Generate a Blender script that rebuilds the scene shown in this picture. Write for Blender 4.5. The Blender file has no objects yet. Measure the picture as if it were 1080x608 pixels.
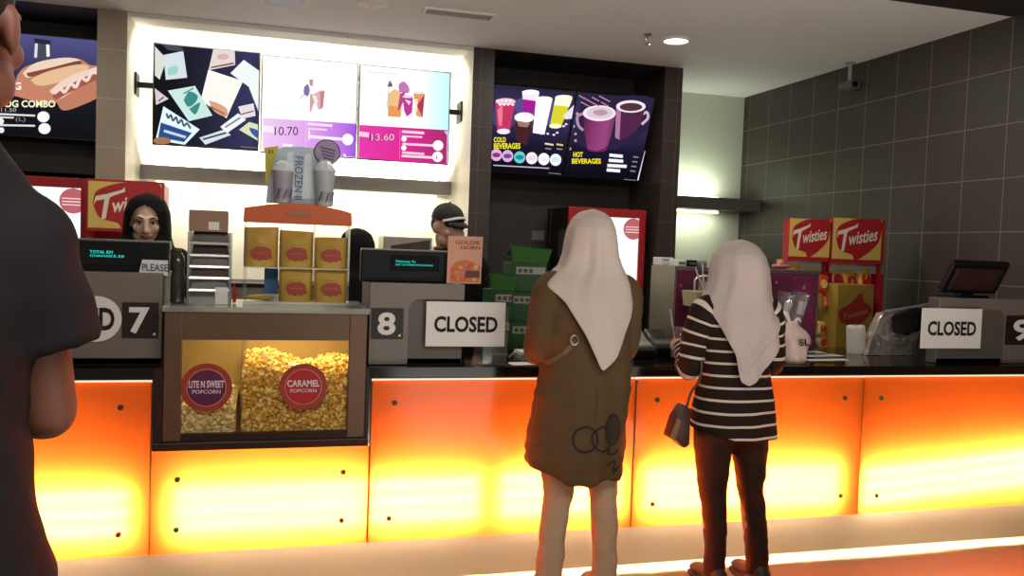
import bpy, bmesh, math, random
import numpy as np
from mathutils import Vector, Matrix, noise
from mathutils.bvhtree import BVHTree
random.seed(7)
SC = bpy.context.scene
COL = SC.collection
PI = math.pi
# ------------------------------------------------------------------ camera
YAW, PITCH, ROLL, F, H = 0.275989, -0.0448489, -0.0360719, 902.867, 1.5
def cam_axes():
    f = np.array([math.sin(YAW)*math.cos(PITCH), math.cos(YAW)*math.cos(PITCH), math.sin(PITCH)])
    r = np.array([math.cos(YAW), -math.sin(YAW), 0]); d = np.cross(f, r)
    c, s = math.cos(ROLL), math.sin(ROLL)
    return c*r+s*d, -s*r+c*d, f
CR, CD, CF = cam_axes()
def ray(p):
    return CR*(p[0]-540)/F + CD*(p[1]-304)/F + CF
def at(px, py, Y):                      # point of the plane Y = const seen at a pixel of the photo
    d = ray((px, py)); t = Y/d[1]
    return Vector((d[0]*t, Y, H+d[2]*t))
def on_plane(px, py, P, N):
    d = Vector(ray((px, py))); o = Vector((0, 0, H)); t = (Vector(P)-o).dot(N)/d.dot(N)
    return o+d*t
cd = bpy.data.cameras.new('camera'); cam = bpy.data.objects.new('camera', cd); COL.objects.link(cam)
m = Matrix.Identity(4)
for i in range(3):
    m[i][0] = CR[i]; m[i][1] = -CD[i]; m[i][2] = -CF[i]
m[2][3] = H
cam.matrix_world = m
cd.sensor_width = 36; cd.lens = F/1080*36; cd.clip_start = .05; cd.clip_end = 60
SC.camera = cam
SC.view_settings.view_transform = 'Standard'
SC.view_settings.look = 'None'
SC.cycles.use_denoising = True
SC.cycles.max_bounces = 8
SC.cycles.sample_clamp_indirect = 6

# ------------------------------------------------------------------ materials
def lin(h):
    h = h.lstrip('#'); o = []
    for i in (0, 2, 4):
        c = int(h[i:i+2], 16)/255
        o.append(c/12.92 if c <= .04045 else ((c+.055)/1.055)**2.4)
    return o
_mats = {}
def nodes(name):
    mt = bpy.data.materials.new(name); mt.use_nodes = True
    nt = mt.node_tree; nt.nodes.clear()
    out = nt.nodes.new('ShaderNodeOutputMaterial')
    return mt, nt, out
def M(name, hexc, rough=.6, metal=0., var=.12, scale=18., bump=0., spec=.5):
    if name in _mats: return _mats[name]
    mt, nt, out = nodes(name)
    b = nt.nodes.new('ShaderNodeBsdfPrincipled'); nt.links.new(b.outputs[0], out.inputs[0])
    tc = nt.nodes.new('ShaderNodeTexCoord'); nz = nt.nodes.new('ShaderNodeTexNoise')
    nz.inputs['Scale'].default_value = scale; nz.inputs['Detail'].default_value = 4
    nt.links.new(tc.outputs['Object'], nz.inputs['Vector'])
    mx = nt.nodes.new('ShaderNodeMix'); mx.data_type = 'RGBA'
    c = lin(hexc)
    mx.inputs[6].default_value = [x*(1-var) for x in c]+[1]; mx.inputs[7].default_value = [min(1, x*(1+var)) for x in c]+[1]
    nt.links.new(nz.outputs['Fac'], mx.inputs[0]); nt.links.new(mx.outputs[2], b.inputs['Base Color'])
    b.inputs['Roughness'].default_value = rough; b.inputs['Metallic'].default_value = metal
    b.inputs['Specular IOR Level'].default_value = spec
    if bump:
        bp = nt.nodes.new('ShaderNodeBump'); bp.inputs['Strength'].default_value = bump; bp.inputs['Distance'].default_value = .01
        nt.links.new(nz.outputs['Fac'], bp.inputs['Height']); nt.links.new(bp.outputs[0], b.inputs['Normal'])
    _mats[name] = mt
    return mt
def E(hexc, s=1.):
    name = 'glow_%s_%g' % (hexc.strip('#'), s)
    if name in _mats: return _mats[name]
    mt, nt, out = nodes(name)
    e = nt.nodes.new('ShaderNodeEmission'); e.inputs[0].default_value = lin(hexc)+[1]; e.inputs[1].default_value = s
    nt.links.new(e.outputs[0], out.inputs[0]); _mats[name] = mt
    return mt
def grad_emit(name, stops, axis, lo, hi, s=1.):        # a lit picture that fades along one object axis
    mt, nt, out = nodes(name)
    tc = nt.nodes.new('ShaderNodeTexCoord'); sp = nt.nodes.new('ShaderNodeSeparateXYZ')
    nt.links.new(tc.outputs['Object'], sp.inputs[0])
    mr = nt.nodes.new('ShaderNodeMapRange'); mr.inputs[1].default_value = lo; mr.inputs[2].default_value = hi
    nt.links.new(sp.outputs[axis], mr.inputs[0])
    cr = nt.nodes.new('ShaderNodeValToRGB'); el = cr.color_ramp.elements
    while len(el) < len(stops): el.new(.5)
    for e, (p, c) in zip(el, stops): e.position = p; e.color = lin(c)+[1]
    nt.links.new(mr.outputs[0], cr.inputs[0])
    em = nt.nodes.new('ShaderNodeEmission'); em.inputs[1].default_value = s
    nt.links.new(cr.outputs[0], em.inputs[0]); nt.links.new(em.outputs[0], out.inputs[0])
    return mt
def glass(name, tint='ffffff', gl=.12, rough=.05, haze=0.):
    if name in _mats: return _mats[name]
    mt, nt, out = nodes(name)
    t = nt.nodes.new('ShaderNodeBsdfTransparent'); t.inputs[0].default_value = lin(tint)+[1]
    g = nt.nodes.new('ShaderNodeBsdfGlossy'); g.inputs['Roughness'].default_value = rough
    d = nt.nodes.new('ShaderNodeBsdfDiffuse'); d.inputs[0].default_value = (.8, .8, .78, 1)
    m1 = nt.nodes.new('ShaderNodeMixShader'); m1.inputs[0].default_value = haze
    nt.links.new(t.outputs[0], m1.inputs[1]); nt.links.new(d.outputs[0], m1.inputs[2])
    lw = nt.nodes.new('ShaderNodeLayerWeight'); lw.inputs[0].default_value = .15
    mu = nt.nodes.new('ShaderNodeMath'); mu.operation = 'MULTIPLY_ADD'; mu.inputs[1].default_value = .6; mu.inputs[2].default_value = gl*.3
    nt.links.new(lw.outputs['Fresnel'], mu.inputs[0])
    m2 = nt.nodes.new('ShaderNodeMixShader'); nt.links.new(mu.outputs[0], m2.inputs[0])
    nt.links.new(m1.outputs[0], m2.inputs[1]); nt.links.new(g.outputs[0], m2.inputs[2])
    nt.links.new(m2.outputs[0], out.inputs[0]); _mats[name] = mt
    return mt
def tile(name, base, grout, ax, size=.335, ox=0., oz=0., rough=.45):
    mt, nt, out = nodes(name)
    b = nt.nodes.new('ShaderNodeBsdfPrincipled'); nt.links.new(b.outputs[0], out.inputs[0])
    tc = nt.nodes.new('ShaderNodeTexCoord'); sp = nt.nodes.new('ShaderNodeSeparateXYZ'); nt.links.new(tc.outputs['Object'], sp.inputs[0])
    def line(sock, off):
        a = nt.nodes.new('ShaderNodeMath'); a.operation = 'SUBTRACT'; a.inputs[1].default_value = off; nt.links.new(sock, a.inputs[0])
        d = nt.nodes.new('ShaderNodeMath'); d.operation = 'PINGPONG'; d.inputs[1].default_value = size/2; nt.links.new(a.outputs[0], d.inputs[0])
        # distance to nearest multiple of size: pingpong over size/2 is 0 at multiples
        l = nt.nodes.new('ShaderNodeMath'); l.operation = 'LESS_THAN'; l.inputs[1].default_value = .0028; nt.links.new(d.outputs[0], l.inputs[0])
        return l.outputs[0]
    l1 = line(sp.outputs[ax], ox); l2 = line(sp.outputs[2], oz)
    mxm = nt.nodes.new('ShaderNodeMath'); mxm.operation = 'MAXIMUM'; nt.links.new(l1, mxm.inputs[0]); nt.links.new(l2, mxm.inputs[1])
    nz = nt.nodes.new('ShaderNodeTexNoise'); nz.inputs['Scale'].default_value = 3; nt.links.new(tc.outputs['Object'], nz.inputs['Vector'])
    m0 = nt.nodes.new('ShaderNodeMix'); m0.data_type = 'RGBA'; c = lin(base)
    m0.inputs[6].default_value = [x*.85 for x in c]+[1]; m0.inputs[7].default_value = [x*1.15 for x in c]+[1]; nt.links.new(nz.outputs['Fac'], m0.inputs[0])
    m1 = nt.nodes.new('ShaderNodeMix'); m1.data_type = 'RGBA'; nt.links.new(mxm.outputs[0], m1.inputs[0])
    nt.links.new(m0.outputs[2], m1.inputs[6]); m1.inputs[7].default_value = lin(grout)+[1]
    nt.links.new(m1.outputs[2], b.inputs['Base Color']); b.inputs['Roughness'].default_value = rough
    return mt

# ------------------------------------------------------------------ objects
WM = {}
def tag(o, label=None, cat=None, group=None, kind=None):
    if label: o['label'] = label
    if cat: o['category'] = cat
    if group: o['group'] = group
    if kind: o['kind'] = kind
    return o
def thing(name, label, cat, loc=(0, 0, 0), rz=0., group=None):
    o = bpy.data.objects.new(name, None); COL.objects.link(o)
    o.empty_display_size = .05
    o.location = loc; o.rotation_euler = (0, 0, rz)
    WM[o.name] = Matrix.Translation(Vector(loc)) @ Matrix.Rotation(rz, 4, 'Z')
    return tag(o, label, cat, group)
def catmull(pts, n):
    P = [np.array(p, float) for p in pts]
    if len(P) == 2: return [tuple(P[0]+(P[1]-P[0])*i/n) for i in range(n+1)]
    out = []
    for i in range(len(P)-1):
        p0 = P[i-1] if i else 2*P[0]-P[1]; p1, p2 = P[i], P[i+1]; p3 = P[i+2] if i+2 < len(P) else 2*P[-1]-P[-2]
        for k in range(n):
            t = k/n
            out.append(tuple(.5*((2*p1)+(-p0+p2)*t+(2*p0-5*p1+4*p2-p3)*t*t+(-p0+3*p1-3*p2+p3)*t**3)))
    out.append(tuple(P[-1])); return out
_txt = {}
def text_geo(s, bold=.0, shear=0.):
    k = (s, bold, shear)
    if k not in _txt:
        c = bpy.data.curves.new('t', 'FONT'); c.body = s; c.offset = bold; c.shear = shear; c.fill_mode = 'FRONT' if hasattr(c, 'fill_mode') else c.fill_mode
        c.resolution_u = 3
        o = bpy.data.objects.new('t', c); COL.objects.link(o)
        dg = bpy.context.evaluated_depsgraph_get(); me = o.evaluated_get(dg).to_mesh()
        v = [tuple(x.co) for x in me.vertices]; f = [tuple(p.vertices) for p in me.polygons]
        o.evaluated_get(dg).to_mesh_clear(); bpy.data.objects.remove(o); bpy.data.curves.remove(c)
        xs = [a[0] for a in v]; ys = [a[1] for a in v]
        x0, x1, y0, y1 = min(xs), max(xs), min(ys), max(ys)
        _txt[k] = ([((a[0]-x0)/(x1-x0)-.5, (a[1]-y0)/(y1-y0)-.5) for a in v], f)
    return _txt[k]
class MB:
    def __init__(s): s.v = []; s.f = []; s.m = []; s.mats = []; s.att = []
    def mi(s, mat):
        if mat not in s.mats: s.mats.append(mat)
        return s.mats.index(mat)
    def add(s, v, f, mat):
        b = len(s.v); s.v += [tuple(x) for x in v]; k = s.mi(mat)
        for q in f: s.f.append(tuple(b+i for i in q)); s.m.append(k)
        return s
    def box(s, x0, x1, y0, y1, z0, z1, mat, bev=0., R=None):
        if bev:
            bm = bmesh.new(); bmesh.ops.create_cube(bm, size=1)
            for q in bm.verts: q.co = Vector(((x0+x1)/2+q.co.x*(x1-x0), (y0+y1)/2+q.co.y*(y1-y0), (z0+z1)/2+q.co.z*(z1-z0)))
            bmesh.ops.bevel(bm, geom=list(bm.edges), offset=min(bev, .49*min(x1-x0, y1-y0, z1-z0)), segments=2, affect='EDGES', profile=.5)
            bm.verts.index_update(); v = [q.co.copy() for q in bm.verts]; f = [[q.index for q in p.verts] for p in bm.faces]; bm.free()
        else:
            v = [Vector((x, y, z)) for x in (x0, x1) for y in (y0, y1) for z in (z0, z1)]
            f = [(0, 1, 3, 2), (4, 6, 7, 5), (0, 4, 5, 1), (2, 3, 7, 6), (0, 2, 6, 4), (1, 5, 7, 3)]
        if R is not None: v = [R @ q for q in v]
        return s.add(v, f, mat)
    def poly(s, pts, mat): return s.add(pts, [tuple(range(len(pts)))], mat)
    def prism(s, pts, d, mat):                # extrude a flat polygon by vector d
        n = len(pts); d = Vector(d); p = [Vector(q) for q in pts]
        return s.add(p+[q+d for q in p], [tuple(range(n-1, -1, -1)), tuple(range(n, 2*n))]+[(i, (i+1) % n, n+(i+1) % n, n+i) for i in range(n)], mat)
    def loft(s, rings, mat, caps=True):
        n = len(rings[0]); v = [p for r in rings for p in r]; f = []
        for i in range(len(rings)-1):
            for j in range(n):
                a, b = i*n+j, i*n+(j+1) % n; f.append((a, b, b+n, a+n))
        if caps:
            f.append(tuple(range(n-1, -1, -1))); f.append(tuple((len(rings)-1)*n+j for j in range(n)))
        return s.add(v, f, mat)
    def tube(s, pts, rad, mat, n=12, sub=1, round_=False, flat=1., up=None):
        if not isinstance(rad, (list, tuple)): rad = [rad]*len(pts)
        q = catmull([tuple(p)+(r,) for p, r in zip(pts, rad)], sub) if (sub > 1) else [tuple(p)+(r,) for p, r in zip(pts, rad)]
        P = [Vector(a[:3]) for a in q]; Rr = [max(a[3], 1e-4) for a in q]
        rings = []; u = None
        T = [(P[min(i+1, len(P)-1)]-P[max(i-1, 0)]).normalized() for i in range(len(P))]
        if up is not None: u = Vector(up)
        else: u = T[0].orthogonal()
        st = []
        if round_:
            for k in (0, 1, 2): a = k*PI/6; st.append((P[0]-T[0]*Rr[0]*math.cos(a), T[0], max(Rr[0]*math.sin(a), Rr[0]*.05)))
        st += list(zip(P, T, Rr))
        if round_:
            for k in (2, 1, 0): a = k*PI/6; st.append((P[-1]+T[-1]*Rr[-1]*math.cos(a), T[-1], max(Rr[-1]*math.sin(a), Rr[-1]*.05)))
        for p, t, r in st:
            u = (u-t*u.dot(t)).normalized(); w = t.cross(u)
            rings.append([p+u*(r*math.cos(2*PI*j/n))+w*(r*flat*math.sin(2*PI*j/n)) for j in range(n)])
        return s.loft(rings, mat)
    def ell(s, c, r, mat, R=None, n=20, k=12):
        c = Vector(c); v = []; f = []
        for i in range(k+1):
            a = PI*i/k
            for j in range(n):
                b = 2*PI*j/n; p = Vector((r[0]*math.sin(a)*math.cos(b), r[1]*math.sin(a)*math.sin(b), r[2]*math.cos(a)))
                v.append(c+(R @ p if R is not None else p))
        for i in range(k):
            for j in range(n):
                a, b = i*n+j, i*n+(j+1) % n
                f.append((a, a+n, b+n, b))
        return s.add(v, f, mat)
    def lathe(s, c, prof, mat, n=24, caps=True, R=None):
        c = Vector(c); R = R or Matrix.Identity(3)
        return s.loft([[c+R @ Vector((r*math.cos(2*PI*j/n), r*math.sin(2*PI*j/n), z)) for j in range(n)] for r, z in prof], mat, caps)
    def text(s, t, c, U, V, w, h, mat, off=.002, bold=.012, shear=0.):
        g, f = text_geo(t, bold, shear); c = Vector(c); U = Vector(U).normalized(); V = Vector(V).normalized(); N = U.cross(V)
        return s.add([c+U*(a*w)+V*(b*h)+N*off for a, b in g], f, mat)
    def rings(s, rows, mat, n=48, pw=2., caps=True):      # rows of (z, cx, cy, rx, ry): stacked superellipses
        R = []
        for z, cx, cy, rx, ry in rows:
            r = []
            for j in range(n):
                a = 2*PI*j/n; ca, sa = math.cos(a), math.sin(a)
                r.append((cx+rx*math.copysign(abs(ca)**(2/pw), ca), cy+ry*math.copysign(abs(sa)**(2/pw), sa), z))
            R.append(r)
        return s.loft(R, mat, caps)
    def build(s, name, parent=None, label=None, cat=None, group=None, kind=None, local=False, smooth=False, fix=True):
        me = bpy.data.meshes.new(name); v = [Vector(p) for p in s.v]
        par = WM.get(parent.name) if parent else None
        if parent and not local:
            iv = par.inverted(); v = [iv @ p for p in v]
        org = Vector((0, 0, 0))
        if not parent and v:
            xs = [p.x for p in v]; ys = [p.y for p in v]; zs = [p.z for p in v]
            org = Vector(((min(xs)+max(xs))/2, (min(ys)+max(ys))/2, min(zs))) if kind != 'structure' else org
            v = [p-org for p in v]
        me.from_pydata(v, [], s.f)
        for mt in s.mats: me.materials.append(mt)
        me.polygons.foreach_set('material_index', s.m)
        if fix:
            bm = bmesh.new(); bm.from_mesh(me); bmesh.ops.recalc_face_normals(bm, faces=bm.faces); bm.to_mesh(me); bm.free()
        if smooth: me.polygons.foreach_set('use_smooth', [True]*len(me.polygons))
        me.update()
        o = bpy.data.objects.new(name, me); COL.objects.link(o); o.location = org
        if parent: o.parent = parent; WM[o.name] = par
        else: WM[o.name] = Matrix.Translation(org)
        return tag(o, label, cat, group, kind)
def struct(name, mb, **k): return mb.build(name, kind='structure', fix=k.pop('fix', True), **k)
def modify(o, mods):                       # bake modifiers into the mesh
    for t, kw in mods:
        md = o.modifiers.new(t, t)
        for a, b in kw.items(): setattr(md, a, b)
    dg = bpy.context.evaluated_depsgraph_get()
    me = bpy.data.meshes.new_from_object(o.evaluated_get(dg), preserve_all_data_layers=True, depsgraph=dg)
    old = o.data; o.modifiers.clear(); mats = list(old.materials); o.data = me; bpy.data.meshes.remove(old); me.name = o.name
    me.materials.clear()
    for mt in mats: me.materials.append(mt)
    me.polygons.foreach_set('use_smooth', [True]*len(me.polygons)); me.update()
    return o
def remesh(o, vox=.01, smooth=6):
    return modify(o, [('REMESH', dict(mode='VOXEL', voxel_size=vox, use_smooth_shade=True)), ('SMOOTH', dict(factor=.5, iterations=smooth))])
def wrinkle(o, fn):                        # move vertices along their normals
    me = o.data; me.update()
    nr = [v.normal.copy() for v in me.vertices]
    for v, n in zip(me.vertices, nr): v.co = v.co+n*fn(v.co)
    me.update()

# ------------------------------------------------------------------ palette
white = M('white_paint', 'e9e7df', .7, var=.03)
cream = M('cream_wall', 'f2eedd', .7, var=.03)
palewall = M('pale_green_wall', 'ccd2bf', .7, var=.04)
brown = M('dark_brown_panel', '2a2320', .6, var=.1, scale=4)
black = M('black_plastic', '0b0a0a', .45, var=.1, spec=.25)
gloss = M('black_gloss', '0d0a0a', .12, var=.1)
steel = M('brushed_steel', 'a09a92', .32, 1., var=.1, scale=30)
grey = M('grey_housing', '7a726b', .5, .25, var=.05)
greyd = M('grey_housing_dark', '5e5751', .5, .2, var=.05)
paper = M('white_paper', 'e6e4e0', .7, var=.02)
ink = M('black_ink', '100d0d', .8)
clear = glass('clear_acrylic', 'f4f6f4', .25, .08, .06)
red = M('red_paint', 'a01820', .45, var=.08)
skin = M('skin', 'b98468', .55, var=.08, scale=25)
skin_d = M('skin_brown', '75493a', .55, var=.08, scale=25)
gold = M('gold_paper', 'c09a40', .5, .1, var=.12, scale=12)
LIGHTS = []
def area(name, loc, size, power, col, rot=(0, 0, 0), spread=None):
    l = bpy.data.lights.new(name, 'AREA'); l.shape = 'RECTANGLE'; l.size, l.size_y = size; l.energy = power; l.color = col
    if spread: l.spread = spread
    o = bpy.data.objects.new(name, l); COL.objects.link(o); o.location = loc; o.rotation_euler = rot
    return o

# ================================================================== the setting
HC, XR, YB = 3.05, 4.38, 7.45
YP = 6.52                                        # front of the pillars
PL, PM, PR = (-1.18, -.99), (1.472, 1.641), (3.09, 3.25)
flo = M('floor_beige', 'b09a78', .34, var=.06, scale=2.5, spec=.35)
struct('floor', MB().box(-4.5, XR, -2.5, YB, -.1, 0, flo))
cl = M('ceiling_paint', 'e2e1e0', .8, var=.03)
struct('ceiling', MB().box(-4.5, XR, 4.34, YP, HC, HC+.15, cl).box(PL[1], PM[0], YP, YB, HC, HC+.15, white)
       .box(PR[1], XR, YP, YB, HC, HC+.15, cl).box(-4.5, PL[1], YP, YB, HC, HC+.15, brown).box(PM[0], PR[1], YP, YB, HC, HC+.15, brown))
struct('ceiling_bulkhead', MB().box(-4.5, XR, -2.5, 4.33, HC-.004, HC+.15, brown))
struct('wall_right', MB().box(XR, XR+.15, -2.5, YB+.15, 0, HC+.15, tile('tile_wall_right', '3c342f', '7d7468', 1, ox=5.0, oz=2.725-.335*9)))
struct('wall_left', MB().box(-4.65, -4.5, -2.5, YB+.15, 0, HC+.15, brown))
struct('wall_back', MB().box(-4.5, PL[0], YB, YB+.15, 0, HC+.15, brown).box(PL[0], PM[1], YB, YB+.15, 0, HC+.15, cream)
       .box(PM[1], PR[0], YB, YB+.15, 0, HC+.15, brown).box(PR[0], XR, YB, YB+.15, 0, HC+.15, palewall))
struct('wall_alcove', MB().box(PM[1], PR[0], 7.15, YB, 0, HC, brown))
struct('wall_left_recess', MB().box(-4.5, PL[0], 7.1, YB, 1.95, HC, brown))
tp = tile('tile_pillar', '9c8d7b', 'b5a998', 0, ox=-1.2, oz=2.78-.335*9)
tpw = tile('tile_pillar_lit', 'cfc9bb', 'e0dccf', 1, ox=6.5, oz=2.78-.335*9)  # paler copy for recess-facing pillar sides, recess light painted into its colour
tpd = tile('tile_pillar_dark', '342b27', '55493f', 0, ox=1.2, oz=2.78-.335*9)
def pillar(name, x0, x1, mf, ml, mr):
    mb = MB(); mb.box(x0, x1, YP, YB, 0, HC, mf)
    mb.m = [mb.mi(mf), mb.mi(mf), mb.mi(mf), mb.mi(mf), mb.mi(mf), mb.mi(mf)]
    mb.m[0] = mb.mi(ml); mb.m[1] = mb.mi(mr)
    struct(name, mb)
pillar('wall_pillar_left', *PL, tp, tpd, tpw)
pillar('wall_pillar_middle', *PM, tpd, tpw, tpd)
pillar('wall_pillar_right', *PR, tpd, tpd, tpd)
# recess ceiling lip
struct('trim_1', MB().box(PL[1], PM[0], YP, YP+.03, HC-.03, HC-.001, white))

led = M('ledge_grey', '8f8b86', .5, var=.04)
led2 = M('ledge_dark', '5d5954', .5, var=.04)
a = thing('wall_ledge', 'long grey ledge below the bright screens, lit above and below', 'ledge', (.24, 7.3, 1.95))
MB().box(PL[1], PM[0], 7.22, YB, 1.945, 2.06, led).build('ledge_board', a)
b = thing('wall_ledge', 'dark grey ledge in the narrow pale niche by the tiled wall', 'ledge', (3.8, 7.25, 1.93))
MB().box(PR[1], XR, 7.08, YB, 1.935, 2.045, led2).build('ledge_board', b)
tubeglow = E('fff4d8', 6.)
for o, x0, x1, y in ((a, PL[1]+.1, PM[0]-.1, 7.36), (b, PR[1]+.1, XR-.3, 7.33)):
    z0 = 2.045 if o is b else 2.06
    z1 = 1.935 if o is b else 1.945
    MB().tube([(x0, y, z0+.012), (x1, y, z0+.012)], .01, tubeglow, 8).build('upper_light_tube', o)
    MB().tube([(x0, y, z1-.012), (x1, y, z1-.012)], .01, tubeglow, 8).build('lower_light_tube', o)
warmw = (1, .95, .82)
area('cove_up', (.24, 7.30, 2.09), (2.3, .06), 62, warmw, (PI-.25, 0, 0))
area('cove_front', (.24, 6.75, 2.99), (2.2, .1), 26, warmw, (.5, 0, 0))
area('cove_down', (.24, 7.32, 1.92), (2.3, .06), 17, (1, .94, .74), (.25, 0, 0))
area('niche_up', (3.75, 7.3, 2.08), (.7, .06), 4.6, (.92, 1, .82), (PI-.25, 0, 0))
area('niche_down', (3.75, 7.3, 1.9), (.7, .06), 3.0, (.95, 1, .8), (.25, 0, 0))

# ================================================================== counter
YC = 3.70; ZT = .965
ctr = thing('service_counter', 'long counter front of backlit orange panels with screw caps', 'counter', (1.0, 4.0, 0))
kick = M('kick_stone', '8f7c68', .5, var=.08, scale=3)
MB().box(-2.9, XR-.012, 3.755, 3.80, 0, .20, kick).build('kick_plate', ctr)
MB().box(-2.9, -.46, 3.93, 4.45, .0, .915, black).box(-.46, .45, 3.93, 4.45, 0, .62, black).box(.45, XR-.012, 3.93, 4.45, 0, .915, black).box(-2.9, XR-.012, 3.80, 3.93, 0, .20, M('box_floor', '6b5a48', .8)).build('body', ctr)
def panel_mat():
    mt, nt, out = nodes('orange_acrylic')
    tr = nt.nodes.new('ShaderNodeBsdfTranslucent'); df = nt.nodes.new('ShaderNodeBsdfDiffuse'); gl = nt.nodes.new('ShaderNodeBsdfGlossy')
    nz = nt.nodes.new('ShaderNodeTexNoise'); nz.inputs['Scale'].default_value = 2.2; tc = nt.nodes.new('ShaderNodeTexCoord'); nt.links.new(tc.outputs['Object'], nz.inputs['Vector'])
    mx = nt.nodes.new('ShaderNodeMix'); mx.data_type = 'RGBA'; nt.links.new(nz.outputs['Fac'], mx.inputs[0])
    mx.inputs[6].default_value = (1, .115, .015, 1); mx.inputs[7].default_value = (1, .16, .019, 1)
    nt.links.new(mx.outputs[2], tr.inputs[0]); df.inputs[0].default_value = (.5, .14, .01, 1)
    gl.inputs['Roughness'].default_value = .15
    m1 = nt.nodes.new('ShaderNodeMixShader'); m1.inputs[0].default_value = .25
    nt.links.new(tr.outputs[0], m1.inputs[1]); nt.links.new(df.outputs[0], m1.inputs[2])
    m2 = nt.nodes.new('ShaderNodeMixShader'); m2.inputs[0].default_value = .03
    nt.links.new(m1.outputs[0], m2.inputs[1]); nt.links.new(gl.outputs[0], m2.inputs[2])
    nt.links.new(m2.outputs[0], out.inputs[0]); return mt
pm = panel_mat()
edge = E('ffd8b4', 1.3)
seam = M('panel_edge', '6b3a10', .6)
JX = [(-2.9, -1.70, .912), (-1.695, -.452, .912), (-.447, .430, .628), (.437, 1.672, .912), (1.68, 2.936, .912), (2.944, XR-.014, .912)]
SCREW = {1: [(127, 430), (125, 564)], 2: [(187, 506), (362, 498), (186, 559), (360, 549)], 3: [(416, 425), (410, 547), (640, 421), (636, 537)], 4: [(693, 422), (688, 532), (891, 420), (886, 523)], 5: [(929, 420), (924, 523)], 0: []}
for k, (x0, x1, zt) in enumerate(JX):
    dy = .004*(k % 2)
    p = MB().add([(x0, YC+dy, .20), (x1, YC+dy, .20), (x1, YC+dy, zt), (x0, YC+dy, zt)], [(0, 1, 2, 3)], pm).build('front_panel', ctr, fix=False)
    for (sx, sy) in SCREW[k]:
        c = at(sx, sy, YC+dy)
        MB().lathe(c, [(.0, .012), (.009, .012), (.012, .007), (.012, .0)], M('screw_metal', '5d574a', .5, .6), 14, R=Matrix.Rotation(PI/2, 3, 'X')).build('screw_cap', p)
    MB().box(x0, x1, YC+dy+.001, YC+.028, zt-.004, zt+.004, edge).build('edge_glow', p)  # emission strip imitates tube light leaking along the panel's top edge
    for xa in (x0-.003, x1-.004): MB().box(xa, xa+.007, YC+dy+.002, YC+.03, .20, zt-.005, seam).build('panel_rim', p)
# fluorescent tubes inside the counter
tub = E('fff3d6', 380.)
TB = [(-2.8, -1.75, .385, .385), (-1.6, -.53, .385, .385), (-.36, .93, .385, .385), (1.03, 1.62, .388, .388), (1.74, 2.82, .385, .37), (2.97, 4.2, .345, .425)]
for x0, x1, z0, z1 in TB:
    for dz in (-.075, -.005, .065):
        MB().tube([(x0, YC+.036, z0+dz), (x1, YC+.036, z1+dz)], .007, tub, 8).build('light_tube', ctr)

top = MB()
zt0 = .918
pts = [(-2.9, 3.73), (-.446, 3.73), (-.446, 4.22), (.428, 4.22), (.428, 3.73), (XR-.012, 3.73), (XR-.012, 4.55), (-2.9, 4.55)]
top.prism([(x, y, zt0) for x, y in pts], (0, 0, ZT-zt0), gloss)
top.build('countertop', None, 'glossy black worktop running along the whole counter', 'worktop')

# ================================================================== popcorn cabinet
cab = thing('popcorn_cabinet', 'brown metal popcorn cabinet with a lit window set into the counter', 'popcorn cabinet', (0, 3.95, .63))
bronze = M('bronze_metal', '75604f', .38, .7, var=.1, scale=5)
darkb = M('dark_brown_metal', '2c1713', .45, .2, var=.15, scale=6)
YF = 3.70
x0, x1 = -.408, .408; wx0, wx1 = -.338, .332; z0, z1 = .665, 1.20; wz0, wz1 = .695, 1.085
f = MB().box(x0, wx0, YF, YF+.03, z0, z1, bronze, .004).box(wx1, x1, YF, YF+.03, z0, z1, bronze, .004)
f.box(wx0, wx1, YF, YF+.03, wz1, z1, bronze).box(wx0, wx1, YF, YF+.03, z0, wz0, darkb)
f.build('window_frame', cab)
MB().box(x0, x0+.012, YF+.03, 4.2, z0, z1, bronze).box(x1-.012, x1, YF+.03, 4.2, z0, z1, bronze).build('side_panel', cab)
inn = M('cabinet_lining', 'c9b27c', .4, .3, var=.08)
MB().box(x0+.012, x1-.012, 4.18, 4.2, z0, z1, inn).box(x0+.012, x1-.012, YF+.03, 4.18, z0, z0+.012, inn).build('lining', cab)
MB().box(-.445, .424, 3.685, 4.2, .63, .664, darkb, .004).box(-.445, x0-.001, 3.70, 4.2, .664, .965, darkb).box(x1+.001, .424, 3.70, 4.2, .664, .965, darkb).build('base_tray', cab)
MB().add([(wx0, YF+.014, wz0), (wx1, YF+.014, wz0), (wx1, YF+.014, wz1), (wx0, YF+.014, wz1)], [(0, 1, 2, 3)], glass('window_glass', 'fbf6ea', .12, .03)).build('window_pane', cab)
MB().box(x0-.006, x1+.006, YF-.012, 4.2, 1.20, 1.222, glass('glass_top', 'e4efe9', .8, .1, .35)).build('glass_top', cab)
MB().add([(-.118, YF+.04, .68), (-.118, 4.17, .68), (-.118, 4.17, 1.06), (-.085, YF+.04, 1.075)], [(0, 1, 2, 3)], glass('divider_glass', 'efe6d0', .3, .1, .12)).build('divider', cab)
MB().box(-.3, .3, 3.80, 3.85, 1.165, 1.185, E('ffe2a0', 3)).build('interior_lamp', cab)
area('cabinet_light', (.06, 3.86, 1.155), (.58, .14), 3.6, (1, .80, .42))
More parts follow.
